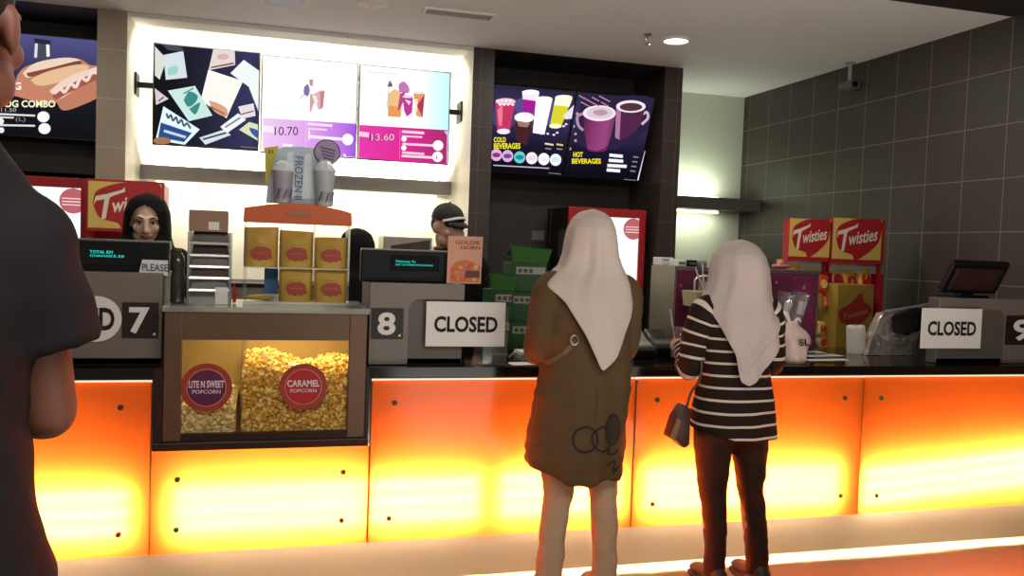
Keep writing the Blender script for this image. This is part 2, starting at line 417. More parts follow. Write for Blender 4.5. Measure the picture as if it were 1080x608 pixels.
def badge(px, py, rx, mat_in, big, small, lab):
    c = at(px, py, YF-.002); mb = MB(); mb.mi(mat_in)
    R = Matrix.Rotation(PI/2, 3, 'X')
    r = rx*4.06/903*.97
    mb.lathe(c, [(0, .004), (r, .004), (r, 0)], M('badge_rim', '9c3a2c', .4, var=.15), 36, R=R)
    mb.lathe(c, [(0, .006), (r*.78, .006), (r*.78, 0)], M('badge_ring', 'd88070', .4), 36, R=R)
    mb.lathe(c, [(0, .008), (r*.74, .008), (r*.74, 0)], mat_in, 36, R=R)
    tm = M('badge_text', 'ecd6d8', .5)
    mb.text(big, c+Vector((0, -.009, .015)), (1, 0, 0), (0, 0, 1), r*1.36, r*.30, tm, bold=.03)
    mb.text(small, c+Vector((0, -.009, -.016)), (1, 0, 0), (0, 0, 1), r*1.1, r*.16, tm, bold=.01)
    mb.build('round_badge', cab, lab, fix=False)
badge(218, 409, 23, M('badge_purple', '5a2050', .4), 'LITE N SWEET', 'POPCORN', 'round purple sticker')
badge(320, 408, 22.5, M('badge_red', 'b02028', .4), 'CARAMEL', 'POPCORN', 'round red sticker')
# popcorn
def kernel(mb, c, r, mat, rnd):
    bm = bmesh.new(); bmesh.ops.create_icosphere(bm, subdivisions=1, radius=1)
    k = [Vector((rnd.gauss(0, 1), rnd.gauss(0, 1), rnd.gauss(0, 1))).normalized() for _ in range(4)]
    vs = []
    for q in bm.verts:
        d = q.co.normalized(); g = .62+.55*max(max(0, d.dot(a))**3 for a in k); vs.append(Vector(c)+d*g*r)
    bm.verts.index_update(); fs = [[q.index for q in p.verts] for p in bm.faces]; bm.free()
    mb.add(vs, fs, mat)
def heap(name, xa, xb, hf, count, cols, label):
    rnd = random.Random(name); mb = MB(); mats = [M('popcorn_%s' % c, c, .75, var=.1, scale=60, spec=.2) for c in cols]
    nx = 14; v = []; f = []
    for i in range(nx+1):
        x = xa+(xb-xa)*i/nx
        for y in (YF+.05, YF+.22, 4.17): v.append((x, y, hf(x)-.025+.04*(y > YF+.1)))
        v.append((x, YF+.05, .68)); v.append((x, 4.17, .68))
    for i in range(nx):
        a, b = i*5, i*5+5
        f += [(a, a+1, b+1, b), (a+1, a+2, b+2, b+1), (a+3, a, b, b+3), (a+2, a+4, b+4, b+2)]
    mb.add(v, f, mats[-1])
    for _ in range(count):
        x = rnd.uniform(xa+.008, xb-.008); t = rnd.random(); h = hf(x)
        if t < .7: y = YF+.034+rnd.random()*.02; z = rnd.uniform(.688, h+.005)
        else: y = rnd.uniform(YF+.04, YF+.26); z = h+rnd.uniform(-.01, .02)+.04*min(1, (y-YF-.04)/.15)
        kernel(mb, (x, y, z), rnd.uniform(.0068, .0118), mats[min(len(mats)-1, int(rnd.random()*len(mats)))], rnd)
    return mb.build(name, None, label, 'popcorn', kind='stuff', fix=False)
def hc(x):
    return .93+.035*math.exp(-((x+.02)/.10)**2)-.02*math.exp(-((x-.16)/.07)**2)+.012*math.exp(-((x-.29)/.06)**2)
heap('caramel_popcorn', -.105, .392, hc, 3400, ['ecd07a', 'dcb455', 'cfa04a', 'f2e09a', 'b98a3e'], 'golden caramel popcorn heaped behind the right of the window')
heap('pale_popcorn', -.392, -.125, lambda x: .80+.012*math.sin(x*30), 1200, ['e6d8a8', 'd8c48a', 'efe4c0', 'c0a468'], 'pale popcorn heaped low behind the left of the window')
sc_ = thing('popcorn_scoop', 'clear plastic scoop lying in the caramel popcorn', 'scoop', at(300, 388, YF+.12))
scm = glass('scoop_plastic', 'f5e8c8', .4, .15, .35)
MB().tube([at(275, 374, YF+.07), at(298, 386, YF+.10)], [.009, .008], scm, 10, round_=True).build('handle', sc_)
MB().tube([at(298, 385, YF+.10), at(306, 389, YF+.11), at(318, 391, YF+.13)], [.012, .03, .034], scm, 14, sub=3, flat=.6).build('bowl', sc_)

# ================================================================== tills
def pxbox(px0, py0, px1, py1, Y):          # world rectangle of a frontal face
    a = at(px0, py0, Y); b = at(px1, py1, Y)
    return a.x, b.x, b.z, a.z
cyan = E('2ff0e0', 1.1)
def till(n, label, X0, X1, zt, plate_px, digit, mirror, recess, disp, txt):
    Y = 3.80
    t = thing('cash_till', label, 'cash register', ((X0+X1)/2, Y+.18, ZT))
    mb = MB().box(X0, X1, Y+.012, Y+(.09 if n == 9 else .36), ZT+.001, zt, greyd, .006)
    # raised front plate: a top band and a side band joined by a round inner corner
    rx, rz, rr = recess
    if rx is None:
        mb.box(X0+.003, X1-.003, Y, Y+.012, ZT+.03, zt-.003, grey, .003)
    else:
        P = []
        zb = ZT+.004
        if not mirror:
            P = [(X0, zb), (rx, zb)]+[(rx+rr-rr*math.cos(u*PI/16), rz-rr+rr*math.sin(u*PI/16)) for u in range(0, 9)]+[(X1, rz), (X1, zt), (X0, zt)]
        else:
            P = [(X1, zb), (rx, zb)]+[(rx-rr+rr*math.cos(u*PI/16), rz-rr+rr*math.sin(u*PI/16)) for u in range(0, 9)]+[(X0, rz), (X0, zt), (X1, zt)]
        mb.prism([(x, Y, z) for x, z in P], (0, .0125, 0), grey)
    mb.build('housing', t)
    MB().box(X0+.004, X1-.004, Y+.012, Y+.02, ZT+.001, ZT+.028, black).build('plinth', t)
    px0, py0, px1, py1 = plate_px
    a, b, c, d = pxbox(px0, py0, px1, py1, Y-.004)
    pl = MB().box(a, b, Y-.005, Y-.0005, c, d, M('number_plate_black', '1d1410', .4))
    pl.text(digit, ((a+b)/2-.004, Y-.0055, (c+d)/2), (1, 0, 0), (0, 0, 1), (b-a)*.56, (d-c)*.74, paper, bold=.03)
    dotx = b-(b-a)*.12
    pl.add([(dotx-.006, Y-.0065, c+.012), (dotx+.006, Y-.0065, c+.012), (dotx+.006, Y-.0065, c+.024), (dotx-.002, Y-.0065, c+.02)], [(0, 1, 2, 3)], paper)
    pl.build('number_plate', t, 'black plate with a white number', fix=False)
    if disp:
        dx0, dx1, dz0, dz1, dY = disp
        d_ = MB().box(dx0, dx1, dY, dY+.05, dz0, dz1, black, .008).box(dx0+.004, dx1+.004, dY+.03, dY+.06, dz1-.03, dz1+.006, steel, .004)
        d_.box((dx0+dx1)/2-.05, (dx0+dx1)/2+.05, dY+.05, dY+.1, zt-.0, dz0+.06, black)
        D = d_.build('display_back', t)
        if txt:
            (sx0, sx1, sz0, sz1), lines = txt
            s_ = MB().box(sx0, sx1, dY-.004, dY-.0005, sz0, sz1, gloss, .001)
            for ln, cx, cz, w, h in lines: s_.text(ln, (cx, dY-.005, cz), (1, 0, 0), (0, 0, 1), w, h, cyan, bold=.0)
            s_.build('customer_display', D, 'small black screen with cyan letters', fix=False)
    return t
def TX(Y, px0, py0, px1, py1, s):
    a, b, c, d = pxbox(px0, py0, px1, py1, Y); return (s, (a+b)/2, (c+d)/2, b-a, d-c)
dY = 3.86
d8 = pxbox(381, 263, 478, 299, dY); s8 = pxbox(412, 269, 463, 287, dY)
t8 = till(8, 'grey cash till numbered 8 right of the popcorn cabinet', .428, .853, 1.333, (392, 325, 425, 358), '8', False, (.60, 1.262, .05),
     (d8[0], d8[1], 1.333, d8[3], dY), (s8, [TX(dY, 417, 274.5, 438, 277.5, 'Welcome To'), TX(dY, 417, 278.2, 456, 281.2, 'GSC DATARAN PAHLAWAN')]))
d7 = pxbox(60, 252, 178, 288, dY); s7 = pxbox(84, 257, 147, 281, dY)
t7 = till(7, 'grey cash till numbered 7 beside the man in dark shirt', -.93, -.424, 1.35, (129, 319, 167, 357), '7', False, (None, 0, 0),
     (d7[0], d7[1], 1.345, d7[3], dY), (s7, [TX(dY, 95, 264, 119, 268, 'TOTAL RM'), TX(dY, 95, 268.5, 119, 271.5, 'CHANGE'), TX(dY, 120, 269, 131, 272, '5.50')]))
t9 = till(9, 'grey cash till numbered 9 at the right end of the counter', 3.475, 4.10, 1.325, (1062, 333, 1094, 364), '9', True, (3.91, 1.262, .05), None, None)
# rear of the screen that stands on till nine
scr = thing('till_screen', 'black touch screen standing tilted on the rightmost till', 'screen', (3.75, 3.98, 1.326))
Rt = Matrix.Translation((3.72, 3.87, 1.345)) @ Matrix.Rotation(.5, 4, 'X')
MB().box(-.19, .19, 0, .035, 0, .2, black, .012, R=Rt).box(-.17, .14, -.02, 0, .03, .17, M('screen_back_brown', '1f1715', .4), .01, R=Rt).build('screen_shell', scr)
MB().box(3.62, 3.82, 3.825, 4.0, 1.326, 1.34, black, .004).box(3.68, 3.76, 3.87, 3.93, 1.338, 1.40, black).build('screen_foot', scr)
MB().add([Rt @ Vector((-.21, -.004, .0)), Rt @ Vector((-.198, -.004, 0)), Rt @ Vector((-.192, -.004, .19)), Rt @ Vector((-.2, -.004, .19))], [(0, 1, 2, 3)], steel).build('card_reader_slot', scr)

def sign(name, label, x0, x1, z0, z1, Y, txt, round_=False, tx=None, tilt=0.):
    t = thing(name, label, 'sign', ((x0+x1)/2, Y, z0))
    mb = MB(); cx, cz = (x0+x1)/2, (z0+z1)/2
    if round_:
        r = (z1-z0)/2; P = [(x1-r+r*math.cos(u*PI/12-PI/2), cz+r*math.sin(u*PI/12-PI/2)) for u in range(13)]+[(x0+r+r*math.cos(u*PI/12+PI/2), cz+r*math.sin(u*PI/12+PI/2)) for u in range(13)]
        mb.prism([(x, Y, z) for x, z in P], (0, .004, 0), paper)
    else: mb.box(x0, x1, Y, Y+.005, z0, z1, paper, .002)
    mb.build('sign_board', t)
    w, h = tx or ((x1-x0)*.8, (z1-z0)*.36)
    MB().text(txt, (cx, Y-.001, cz), (1, 0, 0), (0, 0, 1), w, h, ink, bold=.03).build('sign_text', t, 'bold black letters', fix=False)
    return t
s_ = pxbox(450, 318, 532, 366, 3.775)
sg = sign('closed_sign', 'white closed sign propped against the till numbered 8', *s_[:2], *s_[2:], 3.775, 'CLOSED')
# clear stand of that sign
sx = s_[1]
MB().box(sx-.10, sx+.015, 3.782, 3.786, ZT+.002, s_[3]-.02, clear).box(sx-.11, sx+.02, 3.775, 3.86, ZT+.001, ZT+.006, clear).build('clear_stand', sg)
cp = thing('sign_clip', 'small black clip at the foot of the closed sign near the green cartons', 'clip', (sx+.01, 3.80, ZT))
MB().box(sx-.055, sx+.03, 3.79, 3.84, ZT+.007, ZT+.05, black, .008).build('clip_body', cp)
MB().tube([(sx+.025, 3.81, ZT+.03), (sx+.06, 3.80, ZT+.06), (sx+.065, 3.80, ZT+.02)], .004, steel, 8, sub=4).build('clip_lever', cp)
s9 = pxbox(973, 325, 1034, 368, 3.775)
sign('closed_sign', 'white closed sign leaning on the till numbered 9', *s9[:2], *s9[2:], 3.775, 'CLOSED')
s7_ = pxbox(24, 311, 128, 361, 3.79)
sign('closed_sign', 'white round-ended closed sign half hidden behind the man in dark shirt', *s7_[:2], *s7_[2:], 3.79, 'CLOSED', True, (.31, .095))
pc = thing('please_card', 'small white please card on the till numbered 7', 'card', at(163, 290, 3.82))
q = [at(146, 290, 3.815), at(177, 291, 3.815), at(177, 275, 3.83), at(150, 274, 3.83)]
MB().prism(q, (0, .003, 0), paper).build('card_sheet', pc)
MB().text('PLEASE', (q[0]+q[1]+q[2]+q[3])/4+Vector((.004, -.003, 0)), q[1]-q[0], q[3]-q[0]-Vector((.015, 0, 0)), .10, .03, M('blue_ink', '45506e', .7), bold=.01).build('card_text', pc, fix=False)
# flyer
fl = thing('promotion_flyer', 'orange popcorn flyer standing on the till numbered 8', 'flyer', at(490, 299, 3.83))
q = [at(471, 299, 3.815), at(507, 299.5, 3.815), at(509.5, 250, 3.85), at(473, 249, 3.85)]
mb = MB(); mb.prism(q, (0, .003, 0), M('flyer_peach', 'd59a7c', .5, var=.08))
U = (q[1]-q[0]).normalized(); V = (q[3]-q[0]).normalized(); N = U.cross(V)
def fq(u, v, off=.001): return q[0]+(q[1]-q[0])*u+(q[3]-q[0])*v+N*off
rnd = random.Random(4)
mb.poly([fq(u, v) for u, v in [(.08, .02), (.95, .02), (.97, .36), (.75, .46), (.5, .5), (.25, .46), (.08, .3)]], M('flyer_orange', 'c86a35', .5, var=.25, scale=60))
for _ in range(26):
    u, v = rnd.uniform(.12, .9), rnd.uniform(.06, .42); r = rnd.uniform(.03, .07)
    mb.poly([fq(u+r*math.cos(k*PI/4), v+.7*r*math.sin(k*PI/4), .0015+.00005*_) for k in range(8)], M('flyer_puff%d' % (_ % 3), ['d98a4a', 'b85a2a', 'e3a468'][_ % 3], .5))
mb.poly([fq(u, v, .0035) for u, v in [(.52, .12), (.95, .12), (.95, .27), (.52, .27)]], M('flyer_maroon', '5a2018', .5))
tm = M('flyer_red_text', '8e2f28', .6)
mb.text('GOLDIE', fq(.57, .87), U, V, .115, .017, tm, .001, .02).text('HORN', fq(.66, .76), U, V, .092, .017, tm, .001, .02)
mb.build('flyer_sheet', fl, fix=False)

def squig(mb, xa, xb, Y, z, amp, w, mat):
    n = 24; P = [(xa+(xb-xa)*i/n, z+amp*math.sin(i*1.7)*(.6+.4*math.sin(i*.9))) for i in range(n+1)]
    mb.add([(x, Y, q-w/2) for x, q in P]+[(x, Y, q+w/2) for x, q in P], [(i, i+1, n+2+i, n+1+i) for i in range(n)], mat)
# ================================================================== things on the popcorn cabinet
ZG = 1.2225
YD = 3.86
ds = thing('bag_display', 'clear display stand with orange header holding gold popcorn bags', 'display stand', (.13, YD, ZG))
xl, xr = at(256, 322, YD).x, at(367.5, 322, YD).x
zh0, zh1, zh2 = at(311, 236, YD).z, at(256, 219, YD).z, at(311, 214.5, YD).z
zs2, zs1 = at(311, 322, YD).z+.0, at(311, 282.5, YD).z
dp = .11
MB().box(xl, xl+.012, YD, YD+dp, ZG, zh0, clear).build('side_sheet', ds)
MB().box(xr-.012, xr, YD, YD+dp, ZG, zh0, clear).build('side_sheet', ds)
shm = glass('shelf_acrylic', 'f4f0dc', .6, .1, .5)
MB().box(xl, xr, YD, YD+dp, zs1-.006, zs1, shm).build('shelf', ds)
MB().box(xl, xr, YD, YD+dp, ZG+.001, ZG+.014, shm).build('shelf', ds)
w3 = (xr-xl-.024)/3
for k in (1, 2): MB().box(xl+.012+k*w3-.002, xl+.012+k*w3+.002, YD+.004, YD+dp, ZG+.014, zh0, clear).build('divider', ds)
hd = [(xl-.005, zh0), (xr+.005, zh0), (xr+.003, zh1-.004)]
for k in range(1, 10): hd.append((xr+.003+(xl-.006-xr)*k/10, zh1+(zh2-zh1)*math.sin(PI*k/10)))
hd.append((xl-.003, zh1))
h_ = MB().prism([(x, YD-.004, z) for x, z in hd], (0, dp+.004, 0), M('header_orange', 'c85a22', .45, var=.18, scale=8))
h_.ell(((xl+xr)/2, YD-.004, (zh0+zh1)/2+.012), (.055, .002, .019), M('header_badge', 'b0632f', .5))
squig(h_, (xl+xr)/2-.038, (xl+xr)/2+.038, YD-.0075, (zh0+zh1)/2+.016, .009, .004, M('header_text', '8d7f86', .5))
h_.build('header', ds, 'orange curved header', fix=True)
def goldbag(px0, py0, px1, py1, lab, wavy):
    a, b, c, d = pxbox(px0, py0, px1, py1, YD+.03)
    t = thing('popcorn_bag', lab, 'bag', ((a+b)/2, YD+.03, c), group='gold popcorn bags')
    zb = ZG+.0145 if py1 > 300 else zs1+.0005
    n = 12; mb = MB(); rows = []
    for i in range(n+1):
        v = i/n; th = .035*(1-v**3)+.004
        r = []
        for j in range(13):
            u = j/12; zz = zb+(d-zb)*v + (wavy*(u-.5)*v)
            r.append((a+(b-a)*u, YD+.045-th*math.sin(PI*u)**.5-.002*math.sin(9*u+5*v), zz))
        for j in range(13):
            u = 1-j/12; r.append((a+(b-a)*u, YD+.047+th*math.sin(PI*u)**.5, zb+(d-zb)*v+wavy*(u-.5)*v))
        rows.append(r)
    mb.loft(rows, gold); mb.build('bag_body', t, smooth=False)
    lm = M('logo_red', 'a03a24', .5, var=.1); cx, w = (a+b)/2+.002, (b-a); cz = zb+w*.36
    lg = MB(); YL = YD+.003
    bl = [(-.30, .02), (-.27, .1), (-.12, .16), (.1, .17), (.25, .12), (.27, .02), (.30, -.08), (.2, -.07), (.16, -.12), (.06, -.1), (-.04, -.13), (-.12, -.09), (-.2, -.1), (-.24, -.04)]
    lg.poly([(cx+x*w*1.08, YL, cz+z*w*1.45) for x, z in bl], lm)
    squig(lg, cx-.2*w, cx+.2*w, YL-.001, cz+.05*w, .022*w, .012*w, M('logo_pale', 'c58a5a', .5))
    squig(lg, cx-.17*w, cx+.15*w, YL-.001, cz+.31*w, .028*w, .012*w, M('logo_brown', '7b5a35', .5))
    lg.build('printed_logo', t, 'red printed splash', fix=False)
for r in [(257.5, 239, 293, 279.5, 'gold popcorn bag in the upper left of the clear stand', .006), (295, 243, 330, 280, 'gold popcorn bag in the upper middle of the clear stand', -.004), (332, 250, 365.5, 280.5, 'short gold popcorn bag in the upper right of the clear stand', .002),
          (294.5, 283.5, 329, 322, 'gold popcorn bag in the lower middle of the clear stand', 0.), (331.5, 284.5, 365.5, 322, 'gold popcorn bag in the lower right of the clear stand', .002)]: goldbag(*r)
a, b, c, d = pxbox(258, 309, 291, 318, YD+.03)
fb = thing('flat_popcorn_bag', 'gold popcorn bag lying flat in the lower left of the clear stand', 'bag', ((a+b)/2, YD+.05, ZG+.015))
MB().ell(((a+b)/2, YD+.06, ZG+.028), ((b-a)/2, .05, .012), gold).build('bag_body', fb, smooth=True)
pb = thing('blue_cup_pack', 'small blue pack behind the lower left of the clear stand', 'pack', at(284, 300, YD+.14))
a, b, c, d = pxbox(279, 283, 293, 308, YD+.14)
MB().box(a, b, YD+.125, YD+.16, ZG+.001, d, M('pack_blue', '2f5f8a', .5), .004).build('pack_body', pb)
MB().box(a-.002, b+.002, YD+.123, YD+.162, ZG+.001, ZG+.04, M('pack_white', 'c8ccca', .5), .004).build('pack_base', pb)
# standee above
YS = YD+.06
st = thing('film_standee', 'pale blue cardboard film standee on top of the orange header', 'standee', (at(315, 214, YS).x, YS, zh2))
icy = M('standee_ice', 'b4c4d2', .4, var=.12, scale=9); icy2 = M('standee_ice_light', 'd6e0e6', .4, var=.1, scale=9)
zbase = zh2-.002
def sp(px, py, Y=YS): return at(px, py, Y)
board = [Vector((sp(280, 214).x, YS, zbase)), Vector((sp(352, 214).x, YS, zbase)), sp(351, 184), sp(346, 163), sp(338, 157), sp(318, 155), sp(300, 155), sp(290, 158), sp(284, 178)]
MB().prism(board, (0, .006, 0), icy).build('back_board', st)
MB().poly([sp(280, 196, YS-.002), sp(279, 156, YS-.002), sp(294, 154, YS-.002), sp(287, 178, YS-.002)], M('standee_yellow', 'c8ba30', .5, var=.1)).build('yellow_flap', st, fix=False)
MB().text('21', sp(285.5, 160, YS-.003), (1, 0, 0), (0, 0, 1), .02, .016, ink).build('flap_text', st, fix=False)
mb = MB()
for k, (x0_, y0_, x1_, y1_) in enumerate([(300, 160, 312, 210), (318, 162, 332, 210), (334, 165, 344, 210)]):
    mb.poly([sp(x0_, y1_, YS-.001), sp(x1_, y1_, YS-.001), sp((x0_+x1_)/2+3, y0_, YS-.001), sp((x0_+x1_)/2-3, y0_+1, YS-.001)], icy2)
mb.text('FROZEN II', sp(315, 188, YS-.003), (0, 0, -1), (1, 0, 0), .19, .034, M('standee_text', '55687c', .4), bold=.005)
mb.build('front_print', st, fix=False)
c = sp(345, 161, YS-.004)
R = Matrix.Rotation(PI/2, 3, 'X')
mb = MB(); mb.lathe(c, [(0, .003), (.058, .003), (.058, 0)], M('sticker_rim', '33304a', .5), 32, R=R).lathe(c, [(0, .0045), (.053, .0045), (.053, 0)], M('sticker_lilac', '9d8cb0', .5), 32, R=R)
for k in range(4): mb.add([c+Vector((-.03+.004*k, -.006, .024-.014*k)), c+Vector((.036-.002*k, -.006, .012-.014*k)), c+Vector((.036-.002*k, -.006, .005-.014*k)), c+Vector((-.03+.004*k, -.006, .017-.014*k))], [(0, 1, 2, 3)], M('sticker_line', '544a70', .5))
mb.build('round_sticker', st, 'round lilac sticker', fix=False)
cpm = [M('cup_lilac_white', 'a6a0ae', .4, var=.25, scale=14), M('cup_icy_white', 'b3bac0', .4, var=.25, scale=14)]
for k, (px, lab) in enumerate([(298, 'white souvenir cup with a frosty crown lid, left before the standee'), (342, 'pale icy souvenir cup with a peaked lid, right before the standee')]):
    Yc = YD+.025; p = at(px, 212, Yc); zb = zh1+.008 if k else zh1+.006
    zb = zh1+(zh2-zh1)*math.sin(PI*min(1, max(0, (p.x-xl)/(xr-xl))))+.001
    t = thing('souvenir_cup', lab, 'cup', (p.x, Yc, zb))
    hh = at(px, 181, Yc).z-zb
    MB().lathe((p.x, Yc, zb), [(.033, 0), (.036, .01), (.044, hh-.004), (.046, hh)], cpm[k], 24).build('cup_body', t, smooth=True)
    mb = MB().lathe((p.x, Yc, zb+hh), [(.048, 0), (.049, .008), (.038, .014), (.034, .03), (.02, .044), (.004, .05)], M('lid_frost', 'dfe3e6', .25), 20)
    rr = random.Random(k)
    for j in range(9):
        aa = 2*PI*j/9; h2 = rr.uniform(.03, .055)+(.03 if k and j == 3 else 0)
        mb.tube([(p.x+.036*math.cos(aa), Yc+.036*math.sin(aa), zb+hh+.008), (p.x+.026*math.cos(aa), Yc+.026*math.sin(aa), zb+hh+h2)], [.011, .0015], M('lid_frost', 'dfe3e6', .25), 6)
    mb.build('frosty_lid', t)
    # plain printed band: soft swirls
    mb = MB()
    for j in range(5):
        u = -.7+.35*j
        mb.add([(p.x+.044*math.sin(u+.10*q_)*(1-.0*q_), Yc-.0445*math.cos(u+.10*q_), zb+.02+q_*.014+.006*math.sin(j*2)) for q_ in (0, 1, 2, 3)]+[(p.x+.044*math.sin(u+.2+.10*q_), Yc-.0445*math.cos(u+.2+.10*q_), zb+.02+q_*.014) for q_ in (3, 2, 1, 0)], [(0, 1, 6, 7), (1, 2, 5, 6), (2, 3, 4, 5)], M('cup_swirl%d' % (j % 2), ['6e5a6c', '8a97ac'][j % 2], .4))
    mb.build('printed_swirl', t, fix=False)
# brochure rack
br = thing('brochure_rack', 'clear acrylic brochure rack left on the popcorn cabinet', 'rack', (at(221, 322, 3.84).x, 3.86, ZG))
YR = 3.82
a, b, c, d = pxbox(198, 244, 243, 321, YR)
for xx in (a, b-.008): MB().box(xx, xx+.008, YR, YR+.10, ZG, d, glass('rack_acrylic', 'dfe4e2', .6, .08, .25)).build('side_sheet', br)
MB().box(a+.008, b-.008, YR+.095, YR+.10, ZG, d, glass('rack_back', 'dfe0dc', .5, .1, .4)).build('back_sheet', br)
MB().box(a, b, YR, YR+.10, ZG+.001, ZG+.03, glass('rack_base', 'e4e8e6', .8, .1, .5)).build('rack_base', br)
lfm = [M('leaflet%d' % k, cc, .35, .3, var=.5, scale=16) for k, cc in enumerate(['6a6660', '3b302c', '7d7872', '5a4640', '8c8a88'])]
for k, py in enumerate([256, 269, 281, 293, 306]):
    z = at(221, py, YR).z
    MB().prism([(a+.008, YR+.02, z-.008), (b-.008, YR+.02, z-.008), (b-.008, YR+.022, z-.0), (a+.008, YR+.022, z-.0)], (0, .0, .002), shm).prism([(a+.008, YR+.02, z-.01), (b-.008, YR+.02, z-.01), (b-.008, YR+.09, z+.01), (a+.008, YR+.09, z+.01)], (0, 0, .002), shm).build('shelf', br)
    l_ = thing('leaflet_bundle', 'stack of glossy leaflets on the %s shelf of the brochure rack' % ['topmost', 'second', 'middle', 'fourth', 'lowest'][k], 'leaflets', ((a+b)/2, YR+.05, z), group='leaflets in the brochure rack')
    pr = [(a+.016, YR+.004, z-.001)]+[(a+.02+(b-a-.04)*u/6, YR+.004+.004*math.sin(u), z+.022+.006*math.sin(PI*u/6)) for u in range(7)]+[(b-.014, YR+.004, z-.001)]
    MB().prism([(p[0], p[1]+.018, p[2]+.006) for p in pr], (0, .05, .018), lfm[k]).build('leaflets', l_)
a2, b2, c2, d2 = pxbox(199.5, 221, 240, 243.5, YR+.02)
cb = thing('cardboard_box', 'small brown box with a white sticker on the brochure rack', 'box', ((a2+b2)/2, YR+.05, c2))
MB().box(a2, b2, YR+.01, YR+.09, d+.001, d2, M('cardboard', '9a7a66', .7, var=.08), .003).build('box_body', cb)
x_, X_, z_, Z_ = pxbox(220, 234, 231, 243, YR+.005)
MB().box(x_, X_, YR+.007, YR+.009, z_, Z_, paper).build('sticker', cb)
wp = thing('white_note', 'small blank white note at the foot of the brochure rack', 'note', at(235, 312, YR-.01))
x_, X_, z_, Z_ = pxbox(227, 303, 240, 320, YR-.01); MB().box(x_, X_, YR-.01, YR-.008, ZG+.002, Z_, paper).build('note_sheet', wp)
# bottle
bo = thing('drink_bottle', 'tall dark bottle with green cap between the till and brochure rack', 'bottle', (at(187, 320, 3.88).x, 3.88, ZG))
bx = at(187, 320, 3.88).x; zt_ = at(186, 262, 3.88).z; hb = zt_-ZG
MB().lathe((bx, 3.88, ZG), [(.026, 0), (.029, .008), (.029, hb*.45), (.024, hb*.55), (.029, hb*.68), (.024, hb*.84), (.013, hb*.93), (.012, hb*.95)], M('bottle_dark', '3d3a34', .15, var=.3), 20).build('bottle_body', bo, smooth=True)
MB().lathe((bx, 3.88, ZG+hb*.95), [(.0145, 0), (.0145, hb*.05), (.012, hb*.055)], M('cap_green', '4c5a28', .5), 16).build('cap', bo)
# small red ribbon behind the rack
rb = thing('red_tag', 'small red tag between the brochure rack and the bag stand', 'tag', at(249, 318, 3.92))
q0 = at(248, 322, 3.92); MB().prism([(q0.x-.012, 3.92, ZG+.002), (q0.x+.002, 3.92, ZG+.002), (q0.x+.012, 3.92, ZG+.04), (q0.x+.003, 3.92, ZG+.055), (q0.x-.004, 3.92, ZG+.085), (q0.x-.01, 3.92, ZG+.085)], (0, .004, 0), red).build('tag_sheet', rb)
# ================================================================== menu screens
class Pic:                                   # flat coloured shapes lying on a screen
    def __init__(s, P, N, ox, oy, k): s.P = Vector(P); s.N = Vector(N).normalized(); s.o = (ox, oy, k); s.mb = MB(); s.n = 0; s.lim = None
    def pt(s, x, y, lay=None):
        ox, oy, k = s.o
        q = on_plane(ox+x/k, oy+y/k, s.P, s.N)
        if s.lim: q.x = min(max(q.x, s.lim[0]), s.lim[1])
        return q+s.N*(.0006*(s.n if lay is None else lay)+.001)
    def poly(s, pts, mat):
        s.n += 1; s.mb.poly([s.pt(*p) for p in pts], mat); return s
    def blob(s, pts, mat, n=4):              # smooth closed outline
        c = catmull(pts+[pts[0]], n)[:-1]; return s.poly(c, mat)
    def ell(s, x, y, rx, ry, mat, a=0.):
        c, d = math.cos(a), math.sin(a)
        return s.poly([(x+rx*math.cos(t*PI/12)*c-ry*math.sin(t*PI/12)*d, y+rx*math.cos(t*PI/12)*d+ry*math.sin(t*PI/12)*c) for t in range(24)], mat)
    def line(s, pts, w, mat):
        q = catmull(pts, 6) if len(pts) > 2 else pts; L = []; R = []
        for i, p in enumerate(q):
            a = q[max(0, i-1)]; b = q[min(len(q)-1, i+1)]; dx, dy = b[0]-a[0], b[1]-a[1]; l = math.hypot(dx, dy) or 1
            L.append((p[0]-dy/l*w/2, p[1]+dx/l*w/2)); R.append((p[0]+dy/l*w/2, p[1]-dx/l*w/2))
        s.n += 1; n = len(q)
        s.mb.add([s.pt(*p) for p in L+R], [(i, i+1, n+i+1, n+i) for i in range(n-1)], mat); return s
    def text(s, t, x0, y0, x1, y1, mat, bold=.02, shear=0.):      # box corners, top-left and bottom-right
        a = s.pt(x0, y1); b = s.pt(x1, y1); c = s.pt(x0, y0); s.n += 1
        U = b-a; V = c-a; g, f = text_geo(t, bold, shear); o = a+U/2+V/2
        s.mb.add([o+U*p+V*q+s.N*(.0006*s.n+.001) for p, q in g], f, mat); return s
FR = M('screen_frame', '141316', .4)
def screen(label, x0, x1, z0, z1, y0, y1, bracket=0, th=.05):
    """y0 = depth of the top edge, y1 = depth of the bottom edge"""
    t = thing('menu_screen', label, 'screen', ((x0+x1)/2, max(y0, y1)+th, z0), group=None)
    N = Vector((0, -(z1-z0), (y1-y0)*-1)).normalized() if True else 0
    N = Vector((0, -(z1-z0), -(y1-y0))).normalized()
    c = [Vector((x0, y1, z0)), Vector((x1, y1, z0)), Vector((x1, y0, z1)), Vector((x0, y0, z1))]
    fr = MB(); fr.prism([p+N*.0 for p in c], -N*th, FR)
    fo = fr.build('screen_case', t)
    if bracket:
        zc = (z0+z1)/2+.06; xb = PL[1]+.004 if bracket < 0 else PM[0]-.004; xe = x0+.06 if bracket < 0 else x1-.06
        MB().box(min(xb, xe), max(xb, xe), y0+.02, y0+.05, zc-.02, zc+.02, black).box(xb-.012 if bracket > 0 else xb, xb if bracket > 0 else xb+.012, y0-.05, y0+.12, zc-.08, zc+.08, black).build('wall_bracket', t)
    return t, c[0], N, c
